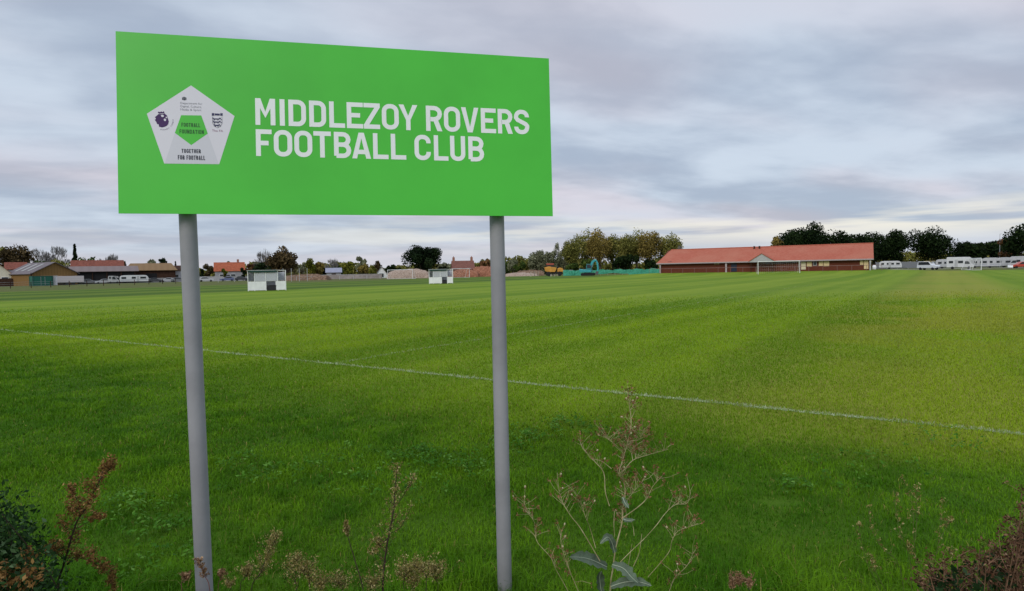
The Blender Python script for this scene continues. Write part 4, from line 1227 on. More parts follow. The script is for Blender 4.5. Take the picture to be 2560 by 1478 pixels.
# behind and right of the clubhouse
tree('garden_tree', 'russet bare topped tree at the left end of the dark trees', 1940, 586, 40, 178, 'autumn', 'tall', base=.1, nb=10, nl=1000, leaf=.42)
for px, tp, w, lab in ((1985, 562, 80, 'dark evergreen at the left of the grove behind the clubhouse'), (2030, 556, 90, 'tallest dark evergreen behind the clubhouse roof'), (2082, 560, 84, 'dark evergreen right of the tallest one behind the clubhouse'),
                       (2140, 572, 76, 'lower dark evergreen behind the right part of the clubhouse roof'), (2190, 570, 78, 'dark evergreen above the right gable of the clubhouse'), (2236, 572, 66, 'dark evergreen right of the clubhouse above the first caravan')):
    tree('evergreen_tree', lab, px, tp, w * 1.15, (172 + px % 9) if px < 2180 else 207, 'dark', 'dome', base=.03, nb=26, nl=6500, leaf=.34, group='dark evergreens behind the clubhouse')
tree('round_tree', 'large rounded dark tree behind the white off road car', 2328, 563, 104, 205, 'dark', 'dome', base=.03, nb=32, nl=8000, leaf=.36)
for i, (px, tp, w) in enumerate(((2405, 600, 60), (2445, 601, 56), (2488, 596, 60), (2522, 590, 50))):
    tree('hedgerow_tree', ('dark hedge tree behind the white motorhome', 'dark hedge tree behind the white goal posts', 'dark hedge tree behind the caravans right of the goal', 'dark hedge tree behind the red car')[i], px, tp, w, 208, 'dark', base=.04, nb=14, nl=2000, leaf=.48, group='hedge trees behind the caravan park')
tree('edge_tree', 'tall dark leafy tree cut by the right edge of the photo', 2570, 543, 96, 175, 'dark', 'dome', base=.08, nb=20, nl=2600, leaf=.45)
tree('garden_tree', 'rust tinged small tree left of the tall tree at the right edge', 2512, 588, 34, 185, 'rust', base=.1, nb=8, nl=700, leaf=.4)

# far hedges that close the view as one mass
def far_hedge():
    r = np.random.default_rng(77)
    C = []; Tn = []
    for px in np.arange(-200, 2800, 5.0):
        Y = 264 + 8 * math.sin(px * .004)
        h = 4.0 + 2.0 * r.random() + 1.0 * math.sin(px * .031) + 1.0 * math.sin(px * .011)
        bt = r.random()
        x = X(px, Y)
        n = 60
        C.append(np.stack([x + r.normal(size=n) * 1.1, Y + r.normal(size=n) * 1.5, .2 + (h - .2) * r.random(n)], 1))
        Tn.append(np.clip(bt * .5 + r.normal(size=n) * .2 + .15, 0, 1))
    C = np.vstack(C); Tn = np.concatenate(Tn)
    v, f = leaf_quads(C, r.normal(size=C.shape), .55 + .5 * r.random(len(C)), .6, r)
    o = np_mesh('far_hedges', v, f, crown_mat('olive'), tint=np.repeat(Tn, 4))
    tag(o, 'hedges and thickets closing the view beyond the village', 'hedge', kind='stuff')
far_hedge()

# ------------------------------------------------------------------ buildings
def shed(name, label, cat, px0, px1, Y, eave_px, ridge_px, depth, wall_m, roof_m, rz=None, ridge='x', hip=0.0, over=.35, base=0.0):
    """pitched building: front from px0 to px1 at distance Y; ridge along its front ('x') or going back ('y')"""
    pc = (px0 + px1) / 2
    x = X(pc, Y)
    L = M(px1 - px0, Y)
    rz = face(x, Y) if rz is None else rz
    he = Z(pc, eave_px, Y); hr = Z(pc, ridge_px, Y + depth / 2 if ridge == 'x' else Y)
    root = thing(name, label, cat, (x, Y, base), rz)
    he -= base; hr -= base
    w = MB()
    if ridge == 'x':
        k = hip * L
        prof = [(0, 0), (depth, 0), (depth, he), (depth / 2, he + (hr - he) * (0.0 if hip else .97)), (0, he)]
        w.prism_x(prof, -L / 2, L / 2).build('wall', wall_m, root)
        q = MB()
        e0, e1 = -L / 2 - over, L / 2 + over
        sl = (hr - he) / (depth / 2)
        ye, ze = -over, he - over * sl + .02
        yb = depth + over
        hr2 = hr + .02
        th = .12
        top = [(e0, ye, ze), (e1, ye, ze), (e1, yb, ze), (e0, yb, ze), (e0 + k, depth / 2, hr2), (e1 - k, depth / 2, hr2)]
        bot = [(a, b, c - th) for a, b, c in top]
        q.add(top + bot, [(0, 1, 5, 4), (2, 3, 4, 5), (3, 0, 4), (1, 2, 5)] + ([(7, 6, 10, 11), (9, 8, 11, 10)] if not hip else [(9, 8, 7, 6)]) + [(1, 0, 6, 7), (3, 2, 8, 9)] + ([] if hip else [(0, 3, 9, 6), (2, 1, 7, 8)]))
        q.build('roof', roof_m, root)
    else:
        prof = [(-L / 2, 0), (L / 2, 0), (L / 2, he), (0, hr - .06), (-L / 2, he)]
        w.prism(prof, 0, depth).build('wall', wall_m, root)
        sl = (hr - he) / (L / 2)
        th = .12
        pr = [(-L / 2 - over, he - over * sl + .03), (0, hr + .03), (L / 2 + over, he - over * sl + .03)]
        pts = pr + [(a, b - th) for a, b in pr[::-1]]
        MB().prism(pts, -over, depth + over).build('roof', roof_m, root)
    return root, L, he, hr
def panel_on(root, name, cx, cz, w, h, m, t=.05, y=-.03):
    return MB().box((cx, y, cz), (w, t, h)).build(name, m, root)
def window_on(root, cx, cz, w, h, y=-.03, frame='white'):
    q = MB()
    b = .08
    q.box((cx - w / 2 + b / 2, y, cz), (b, .1, h)).box((cx + w / 2 - b / 2, y, cz), (b, .1, h)).box((cx, y, cz + h / 2 - b / 2), (w - 2 * b, .1, b)).box((cx, y, cz - h / 2 + b / 2), (w - 2 * b, .1, b))
    f = q.build('window', MT[frame], root)
    MB().box((cx, y + .02, cz), (w - 2 * b, .03, h - 2 * b)).build('pane', MT['glass'], f)
    return f
cream = mat('cream render', (0.62, 0.58, 0.46), 0.85, 0.1, var=0.06, scale=1)
tan_b = stripe_mat('tan timber boards', (0.17, 0.098, 0.034), (0.225, 0.13, 0.046), (1, 1, 0), 9.0, .85, .8, .5)
slate = stripe_mat('grey purple sheet roof', (0.125, 0.105, 0.115), (0.155, 0.135, 0.14), (1, 0.5, 0), 3.0, .8, 1.0, .5)
tanroof = stripe_mat('tan sheet roof', (0.175, 0.105, 0.048), (0.20, 0.125, 0.058), (1, 0, 0), 3.5, .8, 1.0, .5)
redtile = mat('old red tile', (0.17, 0.058, 0.04), 0.85, 0.15, var=0.25, scale=1.6)
orangetile = mat('orange tile', (0.30, 0.085, 0.042), 0.85, 0.15, var=0.18, scale=1.6)
darkbrown = mat('dark brown boards', (0.05, 0.026, 0.018), 0.85, 0.1, var=0.3, scale=1.5)
blackin = mat('bay shade and door black', (0.02, 0.02, 0.022), 0.9, 0.1)  # near black stands in for shade inside the barn bays; also a door colour
pinkgrey = stripe_mat('weathered fibre roof', (0.155, 0.12, 0.115), (0.185, 0.145, 0.14), (1, 0, 0), 3.0, .8, 1.0, .5)
oldbrick = brick_mat('old red brick', (0.26, 0.095, 0.06), (0.33, 0.13, 0.085), (0.30, 0.24, 0.2))
greywall = mat('grey render', (0.30, 0.30, 0.32), 0.85, 0.1, var=0.12, scale=.8)

r1, L, he, hr = shed('gable_house', 'cream gabled house with a dark window at the far left edge', 'house', -38, 31, 165, 692, 658, 9, cream, redtile, ridge='y')
window_on(r1, L * .18, he * .75, 1.5, 1.1); panel_on(r1, 'door', L * .36, 1.05, 1.0, 2.1, darkbrown)
panel_on(r1, 'lean_to', L * .17, 1.0, L * .6, 2.0, darkbrown, .9, -.46)
shed('red_roof_house', 'house showing only its dull red roof behind the cream gable', 'house', 21, 62, 215, 672, 656, 8, greywall, redtile)
# tan barn seen from its corner
yb = 162
xb = X(79, yb)
rt = thing('timber_barn', 'tan boarded barn with grey purple roof beside the green container', 'barn', (xb, yb, 0), face(xb, yb, rad(25)))
bl, bw_, be, brg = 12.5, 10.9, Z(79, 682, yb), Z(138, 655, yb + 5)
MB().prism([(0, 0), (bw_, 0), (bw_, be), (bw_ / 2, brg - .1), (0, be)], 0, bl).build('wall', tan_b, rt)
sl = (brg - be) / (bw_ / 2)
MB().prism([(-.5, be - .5 * sl), (bw_ / 2, brg), (bw_ + .5, be - .5 * sl), (bw_ + .5, be - .5 * sl - .15), (bw_ / 2, brg - .15), (-.5, be - .5 * sl - .15)], -.5, bl + .5).build('roof', slate, rt)
for yy in (3.0, 6.2, 9.4):
    q = MB()
    for x0_, x1_ in ((.9, 4.6),):
        q.add([(x0_, yy, be + x0_ * sl + .04), (x1_, yy, be + x1_ * sl + .04), (x1_, yy + 1.1, be + x1_ * sl + .04), (x0_, yy + 1.1, be + x0_ * sl + .04)], [(0, 3, 2, 1)])
    q.build('rooflight', mat('pale rooflight', (0.27, 0.27, 0.25), .4, .4), rt)
MB().box((bw_ * .42, -.04, 1.35), (5.0, .08, 2.7)).build('sliding_door', stripe_mat('weathered door boards', (0.27, 0.17, 0.075), (0.22, 0.14, 0.06), (1, 0, 0), 8), rt)
MB().tube([(-.12, -.12, 0), (-.12, -.12, be)], .16, 8).build('corner_post', darkbrown, rt)
# green container
yc = 158; xc_ = X(107, yc)
cont = stripe_mat('dark green corrugated steel', (0.012, 0.085, 0.06), (0.02, 0.12, 0.085), (1, 1, 0), 22, .5)
cr = thing('container', 'dark green shipping container in front of the tan barn', 'container', (xc_, yc, 0), face(xc_, yc, rad(16)))
MB().box((0, 1.2, 1.25), (4.2, 2.4, 2.4)).build('body', cont, cr)
q = MB()
for sx in (-2.1, 2.1):
    for sy in (0, 2.4): q.box((sx, sy, 1.25), (.16, .16, 2.5))
for sz in (.08, 2.44): q.box((0, 0, sz), (4.04, .15, .13)).box((0, 2.4, sz), (4.04, .15, .13))
q.build('corner_frame', mat('green steel frame', (0.012, 0.07, 0.055), .5, .4), cr)
for sx in (-.95, .95):
    d_ = panel_on(cr, 'door', sx * 1.0, 1.25, 1.8, 2.2, cont, .06, -.04)
    MB().tube([(sx * .45, -.1, .2), (sx * .45, -.1, 2.3)], .03, 6).build('lock_rod', MT['steel'], d_)
# pale panel store and grey trailer
xs_ = X(134, 160)
rs = thing('panel_store', 'narrow pale grey steel cabin right of the green container', 'cabin', (xs_, 160, 0), face(xs_, 160))
MB().box((0, .9, 1.25), (1.5, 1.8, 2.3)).build('body', stripe_mat('pale ribbed sheet', (0.42, 0.42, 0.47), (0.5, 0.5, 0.55), (1, 0, 0), 24, .5), rs)
MB().box((0, .9, 2.46), (1.65, 1.95, .1)).build('roof', MT['grey_white'], rs)
panel_on(rs, 'door', 0, 1.15, .8, 2.0, MT['grey_white'], .05, -.03)
xs_ = X(176, 168)
rs = thing('flat_trailer', 'long low pale grey box trailer in front of the long barn', 'trailer', (xs_, 168, 0), face(xs_, 168))
MB().box((0, 1.0, 1.55), (6.0, 2.0, 1.7)).build('body', stripe_mat('grey boarded trailer', (0.40, 0.375, 0.39), (0.46, 0.43, 0.45), (0, 0, 1), 14, .6), rs, bevel=.05)
MB().box((0, 1.0, .62), (5.8, 1.7, .14)).build('chassis', MT['dark'], rs)
for sx in (-.7, .6):
    for sy in (.15, 1.85): MB().wheel((sx, sy, .42), .42, .24).build('wheel', MT['tyre'], rs)
shed('dark_gable_shed', 'small dark brown gabled shed between the tan barn and the long barn', 'shed', 150, 189, 182, 690, 666, 7, darkbrown, slate, ridge='y')
# long open fronted barn
rb_, L, he, hr = shed('open_barn', 'long open fronted barn with a pinkish grey roof and dark bays', 'barn', 172, 328, 195, 677, 666, 12, blackin, pinkgrey, over=.8)  # front is a solid wall, the bays' inner shade put into its colour
for i in range(6):
    MB().tube([(-L / 2 + .3 + i * (L - .6) / 5, -.25, 0), (-L / 2 + .3 + i * (L - .6) / 5, -.25, he - .35)], .12, 8).build('column', darkbrown, rb_)
shed('red_roof_house', 'long dull red roofed house behind the long open barn', 'house', 192, 300, 222, 668, 651, 9, oldbrick, redtile)
rh, L, he, hr = shed('hipped_barn', 'low brown barn with a tan hipped roof left of the left sign post', 'barn', 326, 432, 212, 674, 658.5, 12, darkbrown, tanroof, hip=.12, over=.7)
panel_on(rh, 'door', 0, he * .35, 3.2, he * .7, blackin)
rh, L, he, hr = shed('white_house', 'small pale house with a dark roof at the left edge of the left sign post', 'house', 432, 470, 222, 675, 664, 8, mat('pale render', (0.50, 0.49, 0.52), .8, .1, scale=1), darkbrown)
window_on(rh, -L * .2, 1.9, 1.2, 1.2); panel_on(rh, 'door', L * .2, 1.0, .95, 2.0, darkbrown)
rh, L, he, hr = shed('orange_roof_house', 'house with a bright orange tiled roof right of the left sign post', 'house', 541, 608, 215, 676, 656, 8, greywall, orangetile)
window_on(rh, L * .12, 1.7, 1.6, 1.2); window_on(rh, -L * .28, 1.7, 1.2, 1.2); panel_on(rh, 'door', -L * .05, 1.0, .95, 2.0, MT['dark'])
MB().box((L * .3, 4, hr + .35), (.7, .7, 1.3)).build('chimney', oldbrick, rh)
rh, L, he, hr = shed('slate_shed', 'grey slate roofed shed among the trees left of the small white gable', 'shed', 817, 852, 205, 680, 670, 6, greywall, mat('blue grey slate', (0.25, 0.26, 0.33), .7, .2, scale=2))
panel_on(rh, 'door', 0, .9, 1.4, 1.8, darkbrown)
rh, L, he, hr = shed('white_gable_house', 'small white gabled house with a dark window left of the far goal', 'house', 940, 967, 212, 684, 666, 7, MT['white'], darkbrown, ridge='y')
window_on(rh, 0, he * .6, 1.6, 1.4)
rh, L, he, hr = shed('brick_house', 'brick house with dark roof and two chimneys right of the farther dugout', 'house', 1134, 1186, 222, 672, 652, 8, oldbrick, mat('brown red tile', (0.16, 0.07, 0.055), .85, .15, var=.25, scale=2), rz=face(X(1160, 222), 222, rad(6)))
for s in (-1, 1):
    c_ = MB().box((s * (L / 2 - .45), 4, hr + .4), (.8, .9, 1.7)).build('chimney', oldbrick, rh)
    for k in (-.2, .2): MB().tube([(s * (L / 2 - .45), 4 + k, hr + 1.24), (s * (L / 2 - .45), 4 + k, hr + 1.6)], .12, 8).build('chimney_pot', orangetile, c_)
window_on(rh, -L * .25, 2.2, 1.2, 1.2); window_on(rh, L * .25, 2.2, 1.2, 1.2); panel_on(rh, 'door', 0, 1.0, .95, 2.0, MT['dark'])

# ------------------------------------------------------------------ clubhouse
def clubhouse():
    z0 = 0.5
    root = thing('clubhouse', 'long single storey brick clubhouse with a red tiled roof', 'clubhouse', (CH_A[0], CH_A[1], z0), CH_R)
    c, s = math.cos(CH_R), math.sin(CH_R)
    def lx(px):
        r = ray(px, hz(px)); k = r[0] / r[1]
        # A + t*(c, s): x = k*y
        return (k * CH_A[1] - CH_A[0]) / (c - k * s)
    def lz(px, py):
        Y = CH_A[1] + lx(px) * s
        return Z(px, py, Y) - z0
    brick = brick_mat('dark red brick', (0.115, 0.026, 0.014), (0.15, 0.040, 0.022), (0.12, 0.055, 0.04))
    tile = bpy.data.materials.new('red concrete tile')
    tile.use_nodes = True
    g = Graph(tile.node_tree)
    pos = g.node('ShaderNodeTexCoord').outputs['Object']
    sp = g.node('ShaderNodeSeparateXYZ', {0: pos})
    bt = g.node('ShaderNodeTexBrick', {'Vector': g.comb(sp.outputs[0], sp.outputs[1]), 'Color1': (0.34, 0.088, 0.05), 'Color2': (0.385, 0.115, 0.07), 'Mortar': (0.27, 0.07, 0.05), 'Scale': 1.0, 'Mortar Size': 0.012, 'Brick Width': 0.33, 'Row Height': 0.33})
    st = g.noise(pos, 0.22, 4.0, 0.6)
    cc = g.mix(g.math('MULTIPLY', g.step(st, .35, .7), .5), bt.outputs[0], (0.39, 0.15, 0.095))
    bs = g.node('ShaderNodeBsdfPrincipled', {'Base Color': cc, 'Roughness': 0.8, 'Specular IOR Level': 0.2})
    g.node('ShaderNodeOutputMaterial', {'Surface': bs.outputs[0]})
    he, hr, D, ov, L = 2.42, 5.22, CH_D, .75, CH_L
    MB().prism_x([(0, -.6), (D, -.6), (D, he), (D / 2, hr - .12), (0, he)], .35, L - .35).build('wall', brick, root)
    sl = (hr - he) / (D / 2)
    ye, ze = -ov, he - ov * sl + .06
    th = .16
    k = 1.0
    rf = MB()
    top = [(-.1, ye, ze), (L + .1, ye, ze), (L + .1, D + ov, ze), (-.1, D + ov, ze), (k, D / 2, hr), (L, D / 2, hr)]
    rf.add(top + [(a, b, z - th) for a, b, z in top], [(0, 1, 5, 4), (2, 3, 4, 5), (7, 6, 10, 11), (9, 8, 11, 10), (3, 0, 4), (0, 3, 9, 6), (2, 1, 7, 8), (1, 2, 5), (1, 0, 6, 7), (3, 2, 8, 9), (6, 9, 10), (8, 7, 11)])
    roof = rf.build('roof', tile, root)
    MB().tube([(k, D / 2, hr + .02), (L + .05, D / 2, hr + .02)], .12, 8).build('ridge_tiles', tile, roof)
    for px in (1833, 1846):
        x_ = lx(px) + 3.5 * math.tan(rad(0))
        v = MB().tube([(x_ + 3.2, D / 2 - .9, hr - .5), (x_ + 3.2, D / 2 - .9, hr + .15), (x_ + 3.2, D / 2 - .9, hr + .2)], [.17, .17, .26], 10).build('roof_vent', darkbrown, roof)
    gut = mat('grey pink gutter', (0.36, 0.30, 0.31), .5, .3)
    MB().box((L / 2, ye - .07, ze - .12), (L + .2, .12, .24)).build('gutter', gut, root)
    MB().box((L / 2, -ov / 2, ze - .27), (L - .2, ov - .1, .04)).build('soffit', darkbrown, root)
    for px, w in ((1653, .28), (1817, .34), (2176, .22)):
        x_ = min(max(lx(px), .5), L - .45)
        MB().box((x_, -ov + .05, (ze - .4) / 2 - .25), (w, .14, ze - .35 + .5)).build('downpipe', gut if px != 2176 else MT['grey_white'], root)
    # doors, shutters, windows
    shut = stripe_mat('cream roller shutter', (0.62, 0.47, 0.25), (0.70, 0.55, 0.32), (0, 0, 1), 40, .5, extra=.35)
    navy_ = mat('dark blue door', (0.015, 0.022, 0.05), .5, .3)
    def pan(name, pa, pb, ta, tb, m, t=.1):
        x0, x1 = lx(pa), lx(pb)
        z1, z2 = lz((pa + pb) / 2, ta), lz((pa + pb) / 2, tb)
        z1 = min(z1, ze - .33)
        z2 = max(z2, -.3)
        return MB().box(((x0 + x1) / 2, -.03, (z1 + z2) / 2), (x1 - x0, t, z1 - z2)).build(name, m, root)
    pan('notice_board', 1785, 1798, 655, 660.5, mat('cream board', (0.66, 0.58, 0.42), .6, .2))
    d1 = pan('door', 1828, 1842, 654, 679, navy_)
    for pa, pb, ta, tb in ((2017, 2029.5, 650, 667), (2047, 2057.5, 649, 665), (2059, 2073, 649, 666), (2150, 2158.5, 647, 662)):
        s_ = pan('window_shutter', pa, pb, ta, tb, shut)
    pan('shutter_door', 2003, 2014.5, 649, 674, mat('pale cream door', (0.62, 0.53, 0.38), .55, .3))
    pan('shutter_door', 2160, 2171, 646, 672.5, shut)
    x0, x1 = lx(2032.5), lx(2042)
    window_on(root, (x0 + x1) / 2, (lz(2037, 650) + lz(2037, 664)) / 2, x1 - x0, lz(2037, 650) - lz(2037, 664), frame='grey_white')
    # low dark windows under the eaves
    for pa, pb in ((1668, 1682), (1912, 1990)):
        f = pan('window', pa, pb, 653, 659.5, darkbrown, .12)
        x0, x1 = lx(pa), lx(pb)
        MB().box(((x0 + x1) / 2, -.1, (lz(pa, 654) + lz(pa, 659)) / 2), (x1 - x0 - .3, .03, .4)).build('pane', MT['glass'], f)
    # porch gable
    xa, xb2 = lx(1875), lx(1941)
    xm = (xa + xb2) / 2
    pz = ze - .02; pt = lz(1905, 634.5) + .1
    pf = MB().prism([(xa + .25, pz), (xb2 - .25, pz), (xm, pt - .12)], -ov - 1.15, -ov - 1.05).build('porch_gable', mat('pale grey pediment', (0.37, 0.37, 0.37), .6, .2), root)
    sy = -ov - 1.3
    yb_ = -ov + (pt - ze) / sl + .3
    rr = MB()
    for a, b in (((xa, pz - .02), (xm, pt)), ((xm, pt), (xb2, pz - .02))):
        rr.add([(a[0], sy, a[1]), (b[0], sy, b[1]), (b[0], yb_, b[1]), (a[0], yb_, a[1]), (a[0], sy, a[1] - .12), (b[0], sy, b[1] - .12), (b[0], yb_, b[1] - .12), (a[0], yb_, a[1] - .12)],
               [(0, 1, 2, 3), (7, 6, 5, 4), (1, 0, 4, 5), (3, 2, 6, 7), (0, 3, 7, 4), (2, 1, 5, 6)])
    rr.build('porch_roof', tile, pf)
    MB().box((xm, -ov - 1.1, pz - .12), (xb2 - xa - .3, .14, .2)).build('porch_beam', MT['grey_white'], pf)
    for xx in (xa + .5, xb2 - .5):
        MB().box((xx, -ov - 1.1, (pz - .22) / 2 - .1), (.12, .12, pz - .22 + .2)).build('porch_post', darkbrown, pf)
    return root, lx
CHR, clx = clubhouse()

# white barrier rail in front of the clubhouse
def rail_fence():
    root = thing('barrier_rail', 'low pitch side barrier rail in front of the clubhouse', 'railing', (CH_A[0], CH_A[1], 0), CH_R)
    y = -4.2
    c, s = math.cos(CH_R), math.sin(CH_R)
    m = mat('dull painted rail', (0.19, 0.11, 0.10), .6, .3)
    pts = []
    for i in range(19):
        x = -.6 + i * 2.4
        gx, gy = CH_A[0] + x * c - y * s, CH_A[1] + x * s + y * c
        z = float(T(gx, gy))
        pts.append((x, y, z + 1.05))
        MB().tube([(x, y, z - .2), (x, y, z + 1.04)], .035, 8).build('post', m, root)
    MB().tube(pts, .04, 8).build('rail', m, root)
rail_fence()

# ------------------------------------------------------------------ dugouts and goals
def dugout(name, label, pl, pr, Y, roof_h, lower=.46, wing=.22, bin_=(.49, .71), extra=0.0):
    x = X((pl + pr) / 2, Y)
    W = M(pr - pl, Y)
    root = thing(name, label, 'dugout', (x, Y, 0), face(x, Y, extra))
    H, D = roof_h, 1.25
    fr = MT['white']
    hx = W / 2
    for sx in (-hx + .04, -hx + W * .18, -hx + W * .47, hx - W * wing, hx - .04):
        MB().box((sx, 0, H / 2), (.06, .06, H)).build('post', fr, root)
    for sx in (-hx + .04, hx - .04):
        MB().box((sx, D, H / 2 - .05), (.06, .06, H - .1)).build('post', fr, root)
    lh = H * lower
    p1 = MB().box((-hx + W * bin_[0] / 2, -.01, lh / 2 + .04), (W * bin_[0] - .08, .03, lh - .06)).build('kick_panel', MT['white'], root)
    p2 = MB().box((hx - W * (1 - bin_[1]) / 2, -.01, lh / 2 + .04), (W * (1 - bin_[1]) - .08, .03, lh - .06)).build('kick_panel', MT['white'], root)
    for sx in (-hx + .04, hx - .04):
        MB().box((sx, D / 2, lh / 2 + .04), (.03, D - .1, lh - .06)).build('side_panel', MT['white'], root)
    MB().box((0, D, lh / 2 + .04), (W - .2, .03, lh - .06)).build('back_panel', MT['grey_white'], root)
    per = bpy.data.materials.get('hazy plastic sheet') or plastic()
    for a, b in ((0.0, .18), (.18, .47), (.47, 1 - wing)):
        if a == 0.0: continue
        MB().box((-hx + W * (a + b) / 2, -.005, lh + (H - lh) * .42), (W * (b - a) - .08, .012, (H - lh) * .78)).build('clear_panel', per, root)
    for sx in (-hx + .04, hx - .04):
        MB().box((sx, D / 2, lh + (H - lh) * .45), (.012, D - .1, (H - lh) * .8)).build('clear_panel', per, root)
    MB().box((0, D, lh + (H - lh) * .45), (W - .2, .012, (H - lh) * .8)).build('clear_panel', per, root)
    MB().box((-W * wing / 2, D / 2, H + .03), (W * (1 - wing) + .1, D + .3, .05)).build('roof', MT['grey_white'], root)
    MB().box((-W * wing / 2, -.12, H - .09), (W * (1 - wing) - .15, .05, .16)).build('roof_trim', mat('dark green trim', (0.012, 0.045, 0.035), .6, .2), root)
    MB().box((0, 0, H - .0), (W, .05, .05)).build('top_rail', fr, root)
    be = MB().box((0, D - .35, .45), (W - .3, .35, .05))
    be.box((-hx + .4, D - .35, .21), (.06, .3, .42)).box((hx - .4, D - .35, .21), (.06, .3, .42)).build('bench', MT['grey_white'], root)
    return root, W, H
def plastic():
    m = bpy.data.materials.new('hazy plastic sheet')
    m.use_nodes = True
    g = Graph(m.node_tree)
    pos = g.node('ShaderNodeTexCoord').outputs['Object']
    n = g.noise(pos, 2.0, 4.0, .6)
    df = g.node('ShaderNodeBsdfPrincipled', {'Base Color': g.mix(n, (0.56, 0.57, 0.62), (0.68, 0.69, 0.73)), 'Roughness': .25, 'Specular IOR Level': .4})
    tr = g.node('ShaderNodeBsdfTransparent', {'Color': (0.75, 0.77, 0.8)})
    g.node('ShaderNodeOutputMaterial', {'Surface': g.node('ShaderNodeMixShader', {0: .38, 1: df.outputs[0], 2: tr.outputs[0]}).outputs[0]})
    return m
def kit_box(label, px0, px1, top, Y):
    x = X((px0 + px1) / 2, Y)
    w = M(px1 - px0, Y); h = Z((px0 + px1) / 2, top, Y)
    t = thing('kit_box', label, 'box', (x, Y + .1, 0), face(x, Y))
    MB().box((0, .2, h / 2), (w, .4, h)).build('body', MT['dark'], t, bevel=.03)
    MB().box((0, .2, h + .02), (w + .04, .44, .05)).build('lid', MT['dark'], t)
D1Y, D2Y = 66.5, 88.0
dugout('dugout', 'larger white dugout nearer the left sign post', 622, 712, D1Y, 2.14)
kit_box('black box in the opening of the larger white dugout', 667, 687.5, 714, D1Y)
dugout('dugout', 'smaller white dugout nearer the right sign post', 1072, 1132, D2Y, 2.0, wing=.24, bin_=(.55, .76))
kit_box('black box in the opening of the smaller white dugout', 1105, 1117.5, 700.5, D2Y)

netm = mat('pale net cord', (0.55, 0.55, 0.55), .8, .1)
def goal(label, px, Y, rz, W=7.32, H=2.44, D=1.9, z=0.0, t=.06, net=True, group='white football goals'):
    x = X(px, Y)
    root = thing('goal', label, 'goal', (x, Y, z), rz, group)
    w = MT['white']
    for sx in (-W / 2, W / 2):
        MB().tube([(sx, 0, -.1), (sx, 0, H)], t, 10).build('goal_post', w, root)
        MB().tube([(sx, .02, H - .04), (sx, .75, H - .06), (sx, D, .05), (sx, D, .03), (sx, .05, .03)], t * .5, 8).build('side_frame', w, root)
    MB().tube([(-W / 2, 0, H), (W / 2, 0, H)], t, 10).build('crossbar', w, root)
    MB().tube([(-W / 2, D, .04), (W / 2, D, .04)], t * .5, 8).build('back_bar', w, root)
    if net:
        q = MB(); g_ = .34; r_ = .006
        n = int(W / g_)
        for i in range(n + 1):
            xx = -W / 2 + W * i / n
            q.tube([(xx, .1, H - .05), (xx, .75, H - .08), (xx, D, .06)], r_, 3, False)
        for i in range(9):
            f = i / 8
            yy, zz = .75 + (D - .75) * f, H - .08 + (.06 - H + .08) * f
            q.tube([(-W / 2, yy, zz), (W / 2, yy, zz)], r_, 3, False)
        for sx in (-W / 2, W / 2):
            for i in range(1, 7):
                zz = .06 + (H - .2) * i / 7
                q.tube([(sx, .05, zz), (sx, D - (D - .75) * zz / H, zz)], r_, 3, False)
        q.build('net', netm, root)
goal('white goal in front of the clubhouse porch', 1947, 118, rad(-12), D=1.6, z=.05, t=.05)
goal('white goal seen almost end on by the caravans at the far right', 2439, 133, -rad(36.4 + 15) + rad(120), D=1.6)
goal('pale netted goal between the sign posts left of the dark evergreen', 1000, 171, face(X(1000, 171), 171, rad(-24)), D=2.2)
goal('pale goal right of the smaller white dugout', 1153, 172, face(X(1153, 172), 172, rad(52)), D=1.5)

# ------------------------------------------------------------------ fences on the left
def wire_fence(name, label, p0, p1, n, h, m, wires, rr=.05):
    root = thing(name, label, 'fence', (p0[0], p0[1], 0))
    dx_, dy_ = p1[0] - p0[0], p1[1] - p0[1]
    for i in range(n):
        f = i / (n - 1)
        MB().tube([(dx_ * f, dy_ * f, -.2), (dx_ * f, dy_ * f, h + .05 * math.sin(i * 2.3))], rr, 7).build('post', m, root)
    for w in wires:
        MB().tube([(0, 0, h * w), (dx_, dy_, h * w)], .02, 4).build('wire', MT['steel'], root)
wire_fence('field_fence', 'post and wire fence along the rough strip in front of the barns', (X(-30, 116), 116), (X(470, 158), 158), 13, 1.25, darkbrown, (.35, .65, .95), .07)
wire_fence('field_fence', 'post and wire fence behind the larger dugout up to the far goal', (X(545, 165), 165), (X(950, 186), 186), 12, 1.2, MT['grey_white'], (.4, .9), .05)
# tall ball stop netting
def ball_net():
    Y = 150
    x0, x1 = X(708, Y), X(768, Y + 6)
    root = thing('ball_stop_net', 'tall thin ball stop posts and netting right of the larger dugout', 'net', (x0, Y, 0))
    n = 4
    for i in range(n):
        f = i / (n - 1)
        MB().tube([((x1 - x0) * f, 6 * f, -.2), ((x1 - x0) * f, 6 * f, 3.2)], .06, 7).build('post', MT['grey_white'], root)
    q = MB()
    for i in range(14):
        q.tube([(0, 0, .2 + i * .22), (x1 - x0, 6, .2 + i * .22)], .008, 3, False)
    for i in range(28):
        f = i / 27
        q.tube([((x1 - x0) * f, 6 * f, .1), ((x1 - x0) * f, 6 * f, 3.1)], .008, 3, False)
    q.build('netting', mat('brown netting cord', (0.22, 0.16, 0.13), .8, .1), root)
ball_net()
def low_wall(label, px0, px1, Y, h, m):
    xa, xb_ = X(px0, Y), X(px1, Y)
    root = thing('boundary_wall', label, 'wall', ((xa + xb_) / 2, Y, 0), 0)
    MB().box((0, 0, h / 2), (xb_ - xa, .25, h)).build('wall', m, root)
    MB().box((0, 0, h + .04), (xb_ - xa + .1, .34, .08)).build('coping', MT['grey_white'], root)
low_wall('long low grey wall behind the cars right of the left sign post', 475, 640, 208, 1.5, greywall)
